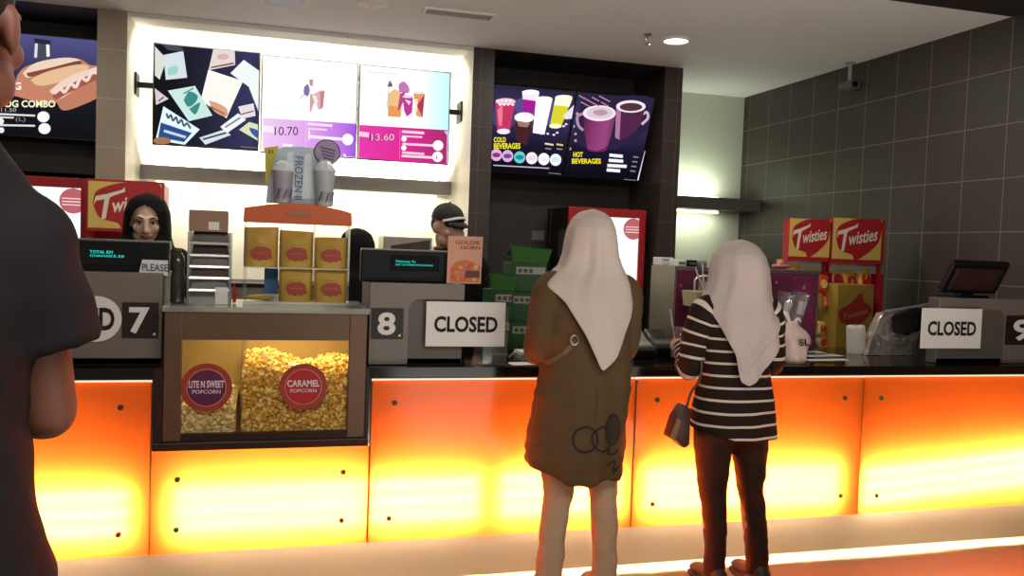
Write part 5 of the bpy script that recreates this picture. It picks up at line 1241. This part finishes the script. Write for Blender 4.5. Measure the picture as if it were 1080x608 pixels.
pr = [('line', circ(T1(617, 464), .052), .009, dk), ('line', circ(T1(636, 463), .050, 14, .05), .009, dk), ('oval', (T1(647, 454), (.034, .062)), 0, M('print_brown', '2e2018', .8)), ('line', circ(T1(647, 454), .036, 14, .064), .006, dk),
      ('line', [T1(645, 475), T1(640, 478), T1(648, 480), T1(654, 476)], .008, dk), ('line', [T1(640, 492), T1(650, 488), T1(648, 497), T1(655, 494)], .007, dk), ('line', [T1(646, 500), T1(652, 497)], .006, dk)]
print_on(tu, pr).build('printed_circles', w1, 'dark circles printed low on the tunic', local=True, fix=False)
lea = M('strap_brown', '6a5242', .5)
mb = print_on(tu, [('line', [T1(584, 388), T1(592, 381), T1(601, 373), T1(609, 362)], .016, lea)], .005)
stp = mb.build('back_strap', w1, 'thin brown strap tied across the back', local=True, fix=False)
pz = T1(609, 360); bm = bmesh.new(); bm.from_mesh(tu.data); tr_ = BVHTree.FromBMesh(bm); bm.free(); hh = tr_.ray_cast(Vector((pz[0], -2, pz[1])), Vector((0, 1, 0)))[0]
MB().tube([(pz[0]+.017*math.cos(a*PI/6), hh.y-.008, pz[1]+.02*math.sin(a*PI/6)) for a in range(13)], .004, steel, 8).build('metal_ring', stp, local=True)
hj = [(1.683, .012, .018, -.01, .01), (1.672, -.035, .06, -.06, .06), (1.645, -.068, .096, -.09, .085), (1.60, -.09, .115, -.112, .10), (1.54, -.10, .128, -.118, .11), (1.49, -.105, .138, -.112, .11), (1.44, -.122, .162, -.108, .11), (1.405, -.16, .185, -.112, .12), (1.37, -.20, .205, -.125, .13), (1.30, -.212, .208, -.150, .15), (1.15, -.212, .208, -.17, .15), (1.0, -.212, .208, -.18, .15)]
hijab(w1, scarf, hj, [(-.212, 1.375), (-.19, 1.355), (-.136, 1.295), (-.055, 1.165), (.018, 1.015), (.08, 1.07), (.125, 1.14), (.18, 1.28), (.208, 1.355)], seed=1.3, opening=(1.56, .085, .75), fold=.0095, hemf=1.33)
# paper she holds
t = thing('paper_slip', 'white paper slip on the worktop under the left hand of the woman in olive tunic', 'paper', (1.13, 3.82, ZT), .3)
MB().add([(-.06, -.04, .003), (.06, -.05, .002), (.07, .05, .002), (-.05, .05, .006)], [(0, 1, 2, 3)], paper).build('paper_sheet', t, local=True, fix=False)

# ---------------------------------------------------------------- woman in the striped top
w2 = thing('person', 'woman in greyish headscarf, black striped top and dark trousers holding a cup', 'person', (2.02, 3.42, 0))
J = dict(head=(0, .01, 1.455), neck=(0, -.005, 1.325), pelvis=(0, 0, .81), shoL=(-.15, 0, 1.265), shoR=(.155, 0, 1.265), elbL=(-.205, .03, 1.00), wriL=(-.125, .27, 1.06),
         elbR=(.21, .03, 1.02), wriR=(.20, .27, 1.02), hipL=(-.08, 0, .79), hipR=(.085, 0, .79), kneL=(-.065, .02, .44), ankL=(-.05, 0, .08), kneR=(.125, .02, .44), ankR=(.17, 0, .08),
         hdL=(.02, 1, .1), hnL=(-.9, 0, .3), hdR=(-.3, .9, .0))
body(w2, J, skin, .95, Matrix.Rotation(.25, 3, 'Z'), curl=(1.1, .6), hs=.95)
for A in (J['ankL'], J['ankR']): shoe(w2, A, M('shoe_dark', '241c1a', .6))
dkt = M('trouser_dark', '2a1a15', .8, var=.1, spec=.2)
legs(w2, 'trousers', [[((-.085, 0, .78), .098), ((-.08, .005, .6), .083), ((-.068, .01, .44), .063), ((-.055, 0, .28), .054), ((-.05, 0, .08), .05), ((-.05, 0, .05), .052)],
                      [((.09, 0, .78), .098), ((.105, .005, .6), .08), ((.125, .01, .44), .061), ((.15, 0, .28), .053), ((.17, 0, .08), .054), ((.17, 0, .05), .056)]], dkt, 8,
     [(.69, .0, -.01, .165, .115), (.80, 0, -.008, .17, .12), (.95, 0, 0, .15, .105)])
def stripes(name, attr_scale, axis=None):
    mt, nt, out = nodes(name); b = nt.nodes.new('ShaderNodeBsdfPrincipled'); nt.links.new(b.outputs[0], out.inputs[0]); b.inputs['Roughness'].default_value = .85; b.inputs['Specular IOR Level'].default_value = .15
    at_ = nt.nodes.new('ShaderNodeAttribute'); at_.attribute_name = 'along'
    d = nt.nodes.new('ShaderNodeMath'); d.operation = 'PINGPONG'; d.inputs[1].default_value = attr_scale/2; nt.links.new(at_.outputs['Fac'], d.inputs[0])
    l = nt.nodes.new('ShaderNodeMath'); l.operation = 'LESS_THAN'; l.inputs[1].default_value = .0052; nt.links.new(d.outputs[0], l.inputs[0])
    mx = nt.nodes.new('ShaderNodeMix'); mx.data_type = 'RGBA'; mx.inputs[6].default_value = lin('241915')+[1]; mx.inputs[7].default_value = lin('cbbcae')+[1]
    nt.links.new(l.outputs[0], mx.inputs[0]); nt.links.new(mx.outputs[2], b.inputs['Base Color']); return mt
stm = stripes('striped_cloth', .0545)
def set_along(o, fn):
    a = o.data.attributes.new('along', 'FLOAT', 'POINT'); a.data.foreach_set('value', [fn(v.co) for v in o.data.vertices])
def dens(rows, k):
    z = [r[0] for r in rows]; zz = np.linspace(z[0], z[-1], k); rows_ = rows if z[0] < z[-1] else rows[::-1]; zs = [r[0] for r in rows_]
    cols = [np.array(catmull([(r[0], r[i]) for r in rows], 8)) for i in range(1, 5)]
    out = []
    for q in zz:
        o = [q]
        for c in cols:
            cc = c[np.argsort(c[:, 0])]; o.append(float(np.interp(q, cc[:, 0], cc[:, 1])))
        out.append(tuple(o))
    return out
tr_rows = [(1.335, .0, -.005, .055, .055), (1.31, 0, -.003, .085, .07), (1.275, .0, 0, .15, .085), (1.2, 0, 0, .172, .108), (1.08, .0, 0, .165, .112), (.98, .005, 0, .165, .118), (.88, .008, 0, .183, .135), (.78, .01, 0, .196, .145), (.70, .012, 0, .203, .148)]
tt = MB().rings(dens(tr_rows, 90), stm, 72, 2.2, caps=False).build('striped_top', w2, local=True, smooth=True)
wrinkle(tt, lambda c: .007*noise.noise(Vector((c.x*7+3, c.y*7, c.z*8)))+.006*noise.noise(Vector((c.x*6+c.z*10, c.y*8, c.z*18)))*(1 if c.z > .85 else .4)+.006*math.sin(math.atan2(c.x, -c.y)*8)*max(0, .95-c.z)*2)
for v in tt.data.vertices:
    if v.co.z < .85: v.co.z += (.85-v.co.z)*(.25*max(0, min(1, (-v.co.x-.05)/.12)))
set_along(tt, lambda c: c.z+.0545*40-.006*c.x+.006*noise.noise(c*5))
md = tt.modifiers.new('cloth', 'SOLIDIFY'); md.thickness = .004; md.offset = -1
for sd, k in (('L', -1), ('R', 1)):
    S, El, Wr = [Vector(J[q+sd]) for q in ('sho', 'elb', 'wri')]
    P = catmull([tuple(S-Vector((k*.04, 0, -.01)))+(.05,), tuple(S+Vector((k*.004, 0, -.01)))+(.068,), tuple((S+El)/2+Vector((k*.012, 0, 0)))+(.062,), tuple(El)+(.056,), tuple((El+Wr)/2)+(.047,), tuple(Wr)+(.038,)], 14)
    mb = MB(); mb.tube([p[:3] for p in P], [p[3] for p in P], stm, 28); sv = mb.build('sleeve', w2, local=True, smooth=True)
    cum = [0]
    for p, q in zip(P, P[1:]): cum.append(cum[-1]+math.dist(p[:3], q[:3]))
    nv = len(sv.data.vertices); a = sv.data.attributes.new('along', 'FLOAT', 'POINT'); a.data.foreach_set('value', [cum[min(i//28, len(cum)-1)]+.012+.004*noise.noise(sv.data.vertices[i].co*9) for i in range(nv)])
    wrinkle(sv, lambda c: .006*noise.noise(c*16)+.004*noise.noise(c*34))
sc2 = M('scarf_grey_beige', 'b8a9a3', .85, var=.04, scale=6, spec=.15)
hj = [(1.583, .006, .012, 0, .01), (1.572, -.045, .055, -.05, .06), (1.55, -.085, .088, -.08, .085), (1.51, -.118, .12, -.105, .11), (1.46, -.128, .138, -.115, .125), (1.40, -.130, .150, -.112, .12), (1.345, -.145, .155, -.115, .12), (1.295, -.175, .175, -.122, .13), (1.24, -.188, .195, -.138, .14), (1.1, -.19, .20, -.158, .15), (.93, -.19, .20, -.168, .15)]
def band(x, y, z, a):
    if y > 0: return 0
    e = (z-1.0)-(x+.02)*.95          # diagonal fold running up to the right
    return .012*math.exp(-((e-.05)/.022)**2)*(1 if z < 1.25 else max(0, 1-(z-1.25)/.15))-.006*math.exp(-((e-.10)/.02)**2)
hijab(w2, sc2, hj, [(-.19, 1.285), (-.175, 1.27), (-.14, 1.20), (-.075, 1.07), (-.062, .965), (-.02, .945), (.02, .965), (.09, 1.03), (.175, 1.15), (.20, 1.245)], seed=4.1, opening=(1.47, .08, .75), fold=.0085, extra=band, hemf=1.24)
# shoulder bag
hb_ = M('bag_brown', '3c2518', .45, var=.15)
ba = thing('shoulder_bag', 'small brown shoulder bag hanging at the left hip of the striped woman', 'bag', (1.80, 3.42, .66))
q = [at(x, y, 3.40) for x, y in [(706, 462), (713, 440), (722, 427), (729, 432), (728, 470), (722, 474), (713, 465)]]
mb = MB(); mb.prism(q, (0, .07, 0), hb_); o = mb.build('bag_body', ba); modify(o, [('BEVEL', dict(width=.008, segments=2)), ])
q = [at(x, y, 3.396) for x, y in [(706, 463), (714, 441), (718, 444), (712, 463)]]
MB().prism(q, (0, -.004, 0), M('bag_tan', '7a5428', .45)).build('bag_trim', ba)
q = [at(*p_, 3.40) for p_ in [(724, 430), (729, 414), (735, 398)]]; q[2].y = 3.37
MB().tube(q+[Vector((1.845, 3.40, 1.08)), Vector((1.865, 3.47, 1.24))], .006, hb_, 8, sub=4).build('bag_strap', ba)

# ---------------------------------------------------------------- man in the dark shirt, seen from behind at the left
mn = thing('person', 'man in dark short-sleeved shirt with his back turned at the far left', 'person', (-.45, 1.35, 0))
J = dict(head=(.012, .015, 1.785), neck=(-.01, -.01, 1.64), pelvis=(-.02, 0, .98), shoL=(-.23, 0, 1.495), shoR=(.100, 0, 1.495), elbL=(-.28, .0, 1.17), wriL=(-.24, .22, 1.1), elbR=(.135, .05, 1.235), wriR=(.03, .28, 1.21),
         hipL=(-.1, 0, .96), hipR=(.07, 0, .96), kneL=(-.11, .02, .54), ankL=(-.12, 0, .085), kneR=(.11, .02, .54), ankR=(.12, 0, .085), hdR=(-.6, .8, -.1), hdL=(.1, .9, -.1))
body(mn, J, skin_d, 1.12, Matrix.Rotation(-.15, 3, 'Z'), ts=.74)
for A in (J['ankL'], J['ankR']): shoe(mn, A, M('shoe_dark', '241c1a', .6))
legs(mn, 'trousers', [[((-.09, 0, .92), .10), ((-.11, .005, .75), .098), ((-.112, .01, .54), .076), ((-.12, 0, .07), .066)], [((.09, 0, .92), .10), ((.11, .005, .75), .098), ((.112, .01, .54), .076), ((.12, 0, .07), .066)]], M('trouser_denim', '3b3a42', .85, var=.12), 12,
     [(.86, 0, 0, .165, .115), (.98, 0, 0, .16, .115), (1.03, 0, 0, .155, .11)])
tee = M('shirt_charcoal', '201c1f', .85, var=.1, spec=.15)
mb = MB()
mb.rings([(1.675, -.005, -.01, .078, .078), (1.635, -.015, -.01, .098, .088), (1.585, -.04, -.005, .155, .10), (1.51, -.055, 0, .194, .118), (1.38, -.05, .0, .188, .13), (1.22, -.04, 0, .165, .13), (1.10, -.03, 0, .165, .13), (1.0, -.018, 0, .178, .138), (.87, -.012, 0, .188, .142)], tee, 48, 2.2)
for sd, k in (('L', -1), ('R', 1)):
    S, El = Vector(J['sho'+sd]), Vector(J['elb'+sd])
    E2 = S+(El-S)*.60
    mb.tube([S-Vector((k*.07, 0, -.025)), S+Vector((k*.0, 0, -.005)), S*.6+E2*.4+Vector((k*.012, 0, 0)), E2+Vector((k*.016, -.0, -.0))], [.062, .074, .074, .078], tee, 22, sub=6)
sh = mb.build('shirt', mn, local=True); remesh(sh, .010, 6)
wrinkle(sh, lambda c: .007*noise.noise(c*7)+.007*noise.noise(Vector((c.x*9+c.z*7, c.y*9, c.z*16))))
mb = MB(); hr = M('hair_black', '0d0a0a', .6, var=.2, scale=60)
Cc = Vector(J['head']); Rh = Matrix.Rotation(-.15, 3, 'Z')
mb.ell(Cc+Rh @ Vector((0, -.03, .05)), (.094, .112, .105), hr, R=Rh); mb.ell(Cc+Rh @ Vector((0, -.058, -.03)), (.083, .07, .085), hr, R=Rh)
hro = mb.build('hair', mn, local=True); remesh(hro, .008, 3); wrinkle(hro, lambda c: .004*noise.noise(c*60))
face_parts(J['head'], Rh, mn, 1.12)

# ---------------------------------------------------------------- cashier at till seven
def staff(label, loc, rz): return thing('person', label, 'person', loc, rz)
s1 = staff('cashier in black headscarf looking down behind the till numbered 7', (-.612, 4.75, 0), PI)
R1 = Matrix.Rotation(.10, 3, 'Z') @ Matrix.Rotation(-.22, 3, 'X')
J = dict(head=(0, .02, 1.578), neck=(0, 0, 1.44), pelvis=(0, 0, .9), shoL=(-.155, 0, 1.375), shoR=(.155, 0, 1.375), elbL=(-.2, .04, 1.12), wriL=(-.14, .27, 1.06), elbR=(.2, .04, 1.12), wriR=(.14, .27, 1.06),
         hipL=(-.09, 0, .89), hipR=(.09, 0, .89), kneL=(-.09, .02, .48), ankL=(-.09, 0, .085), kneR=(.09, .02, .48), ankR=(.09, 0, .085))
fair = M('skin_fair', 'ddb49c', .5, var=.05, scale=20)
body(s1, J, fair, 1.03, R1, hs=.98)
face_parts(J['head'], R1, s1, 1.03*.98, lipc='a0605a')
blk = M('cloth_black_uniform', '151213', .85, var=.1, spec=.15)
def uniform(t, J, mat, s=1., coll=None):
    mb = MB(); N = J['neck']; z = N[2]
    mb.rings([(z+.02, 0, 0, .06*s, .06*s), (z-.01, 0, 0, .09*s, .072*s), (z-.05, 0, 0, .16*s, .09*s), (z-.15, 0, 0, .185*s, .118*s), (z-.4, 0, 0, .165*s, .115*s), (z-.6, 0, 0, .185*s, .13*s)], mat, 40, 2.2)
    for sd, k in (('L', -1), ('R', 1)):
        S, El, Wr = [Vector(J[q+sd]) for q in ('sho', 'elb', 'wri')]
        mb.tube([S-Vector((k*.05, 0, -.005)), S, (S+El)/2, El, El*.3+Wr*.7], [.06, .072, .066, .06, .048], mat, 18, sub=4, round_=True)
    o = mb.build('uniform_top', t, local=True); remesh(o, .012, 6); wrinkle(o, lambda c: .007*noise.noise(c*9)); return o
def plain_legs(t, J, mat):
    return legs(t, 'trousers', [[(J['hip'+q], .1), (J['kne'+q], .07), (J['ank'+q], .06)] for q in 'LR'], mat, 5, [(J['pelvis'][2]-.06, 0, 0, .165, .11), (J['pelvis'][2]+.1, 0, 0, .16, .11)])
uniform(s1, J, blk); plain_legs(s1, J, blk)
for A in (J['ankL'], J['ankR']): shoe(s1, A, black)
hjk = [(1.725, -.004, .004, -.03, -.01), (1.712, -.05, .05, -.07, .06), (1.685, -.085, .085, -.095, .095), (1.63, -.108, .108, -.115, .115), (1.57, -.112, .112, -.118, .112), (1.50, -.115, .115, -.112, .105), (1.45, -.13, .13, -.112, .115), (1.40, -.19, .19, -.13, .14), (1.2, -.21, .21, -.16, .17)]
hijab(s1, blk, hjk, [(-.21, 1.28), (0, 1.15), (.21, 1.28)], seed=2.2, opening=(1.562, .096, .66), fold=.004, hemf=1.24)
# ---------------------------------------------------------------- man with the cap
s2 = staff('man in black cap with white curved trim standing behind the till numbered 8', (.985, 4.9, 0), PI)
R2 = Matrix.Rotation(.45, 3, 'Z') @ Matrix.Rotation(-.18, 3, 'X')
J = dict(head=(.0, .02, 1.615), neck=(0, -.005, 1.475), pelvis=(0, 0, .92), shoL=(-.18, 0, 1.40), shoR=(.18, 0, 1.40), elbL=(-.22, .04, 1.13), wriL=(-.15, .28, 1.08), elbR=(.22, .04, 1.13), wriR=(.15, .28, 1.08),
         hipL=(-.09, 0, .91), hipR=(.09, 0, .91), kneL=(-.09, .02, .49), ankL=(-.09, 0, .085), kneR=(.09, .02, .49), ankR=(.09, 0, .085))
body(s2, J, M('skin_tan', 'c0907a', .5, var=.08, scale=20), 1.06, R2); face_parts(J['head'], R2, s2, 1.06)
uniform(s2, J, blk, 1.06); plain_legs(s2, J, blk)
for A in (J['ankL'], J['ankR']): shoe(s2, A, black)
colr = M('collar_white', 'c9c4bc', .7)
MB().tube([(-.06, .07, 1.43), (-.085, .0, 1.475), (-.06, -.06, 1.495), (0, -.08, 1.50), (.06, -.06, 1.495), (.085, 0, 1.475), (.06, .07, 1.43)], .014, colr, 8, sub=4, flat=.5).build('collar', s2, local=True)
Cc = Vector(J['head']); s = 1.0
def cp(p): return Cc+R2 @ (Vector(p)*s)
capc = M('cap_black', '14110f', .75, var=.1)
v = []; f = []; n = 28; k_ = 8
for i in range(k_+1):
    a = PI/2*i/k_
    for j in range(n): b = 2*PI*j/n; v.append(cp((.089*math.sin(a)*math.cos(b), -.016+.108*math.sin(a)*math.sin(b), .042+.098*math.cos(a)**.85)))
for i in range(k_):
    for j in range(n): f.append((i*n+j, (i+1)*n+j, (i+1)*n+(j+1) % n, i*n+(j+1) % n))
cap = MB().add(v, f, capc).build('cap', s2, local=True, smooth=True)
pk = []
for r_, dz in ((0, 0), (.5, .004), (1, -.012)):
    pk.append([cp((.078*math.sin(u)*(1-.12*r_), -.016+(.105*math.cos(u))+r_*.085*math.cos(u)**1.0, .044+dz-.02*abs(math.sin(u))**2*r_)) for u in np.linspace(-1.2, 1.2, 13)])
mb = MB(); mb.add([p for r_ in pk for p in r_], [(i*13+j, i*13+j+1, (i+1)*13+j+1, (i+1)*13+j) for i in range(2) for j in range(12)], capc)
o = mb.build('cap_peak', cap, local=True, smooth=True); md = o.modifiers.new('t', 'SOLIDIFY'); md.thickness = .006
MB().tube([cp((.0905*math.sin(u), -.016+.110*math.cos(u), .050+.022*math.cos(u*1.6+.3))) for u in np.linspace(-1.3, 1.0, 16)], .010, colr, 8, flat=.5).build('white_trim', cap, local=True)
MB().lathe(cp((0, -.016, .140)), [(.008, 0), (.006, .006)], capc, 10).build('cap_button', cap, local=True)
mb = MB(); mb.ell(cp((0, -.04, .015)), (.083*s, .075*s, .075*s), hr, R=R2); mb.build('hair', s2, local=True, smooth=True)
# ---------------------------------------------------------------- worker seen from behind
s3 = staff('worker in black headscarf with back turned, right of the bag stand', (.50, 5.25, 0), .5)
J = dict(head=(0, .0, 1.475), neck=(0, -.01, 1.34), pelvis=(0, 0, .82), shoL=(-.15, 0, 1.27), shoR=(.15, 0, 1.27), elbL=(-.19, .06, 1.03), wriL=(-.13, .28, 1.0), elbR=(.19, .06, 1.03), wriR=(.13, .28, 1.0),
         hipL=(-.085, 0, .81), hipR=(.085, 0, .81), kneL=(-.085, .02, .44), ankL=(-.085, 0, .085), kneR=(.085, .02, .44), ankR=(.085, 0, .085))
body(s3, J, fair, .95, hs=.93); uniform(s3, J, blk, .95); plain_legs(s3, J, blk)
for A in (J['ankL'], J['ankR']): shoe(s3, A, black)
hjk = [(1.598, -.004, .004, -.01, .01), (1.588, -.045, .045, -.055, .055), (1.56, -.085, .085, -.09, .085), (1.51, -.104, .104, -.112, .105), (1.45, -.108, .108, -.115, .11), (1.39, -.11, .11, -.108, .105), (1.345, -.125, .125, -.108, .11), (1.30, -.18, .18, -.125, .13), (1.1, -.2, .2, -.16, .16)]
hijab(s3, blk, hjk, [(-.2, 1.19), (0, 1.08), (.2, 1.19)], seed=6.2, opening=(1.475, .095, .66), fold=.004, hemf=1.15)
face_parts(J['head'], Matrix.Identity(3), s3, .95*.93)
# ================================================================== light
wd = bpy.data.worlds.new('world'); SC.world = wd; wd.use_nodes = True
wd.node_tree.nodes['Background'].inputs[0].default_value = (1, .93, .85, 1); wd.node_tree.nodes['Background'].inputs[1].default_value = .2
area('ceiling_fill', (2.3, .7, .25), (2.6, 1.2), 48, (1, .96, .9), (PI-.45, 0, 0), 2.2)  # added upward lamp below view, brightens the ceiling like floor bounce
area('hall_fill', (.6, .4, 2.98), (3.2, 1.0), 115, (1, .95, .88), (.35, 0, 0))  # unseen overhead lamp added to light the customers' backs
for x in (-1.6, .3, 2.0): area('counter_downlight', (x, 5.6, 3.03), (.18, .18), 7, (1, .92, .8))
for x in (-.7, .9, 2.6): area('staff_fill', (x, 4.42, 3.03), (.18, .18), 11, (1, .92, .82))  # added fill lamps without fittings, brighten the staff faces from the front
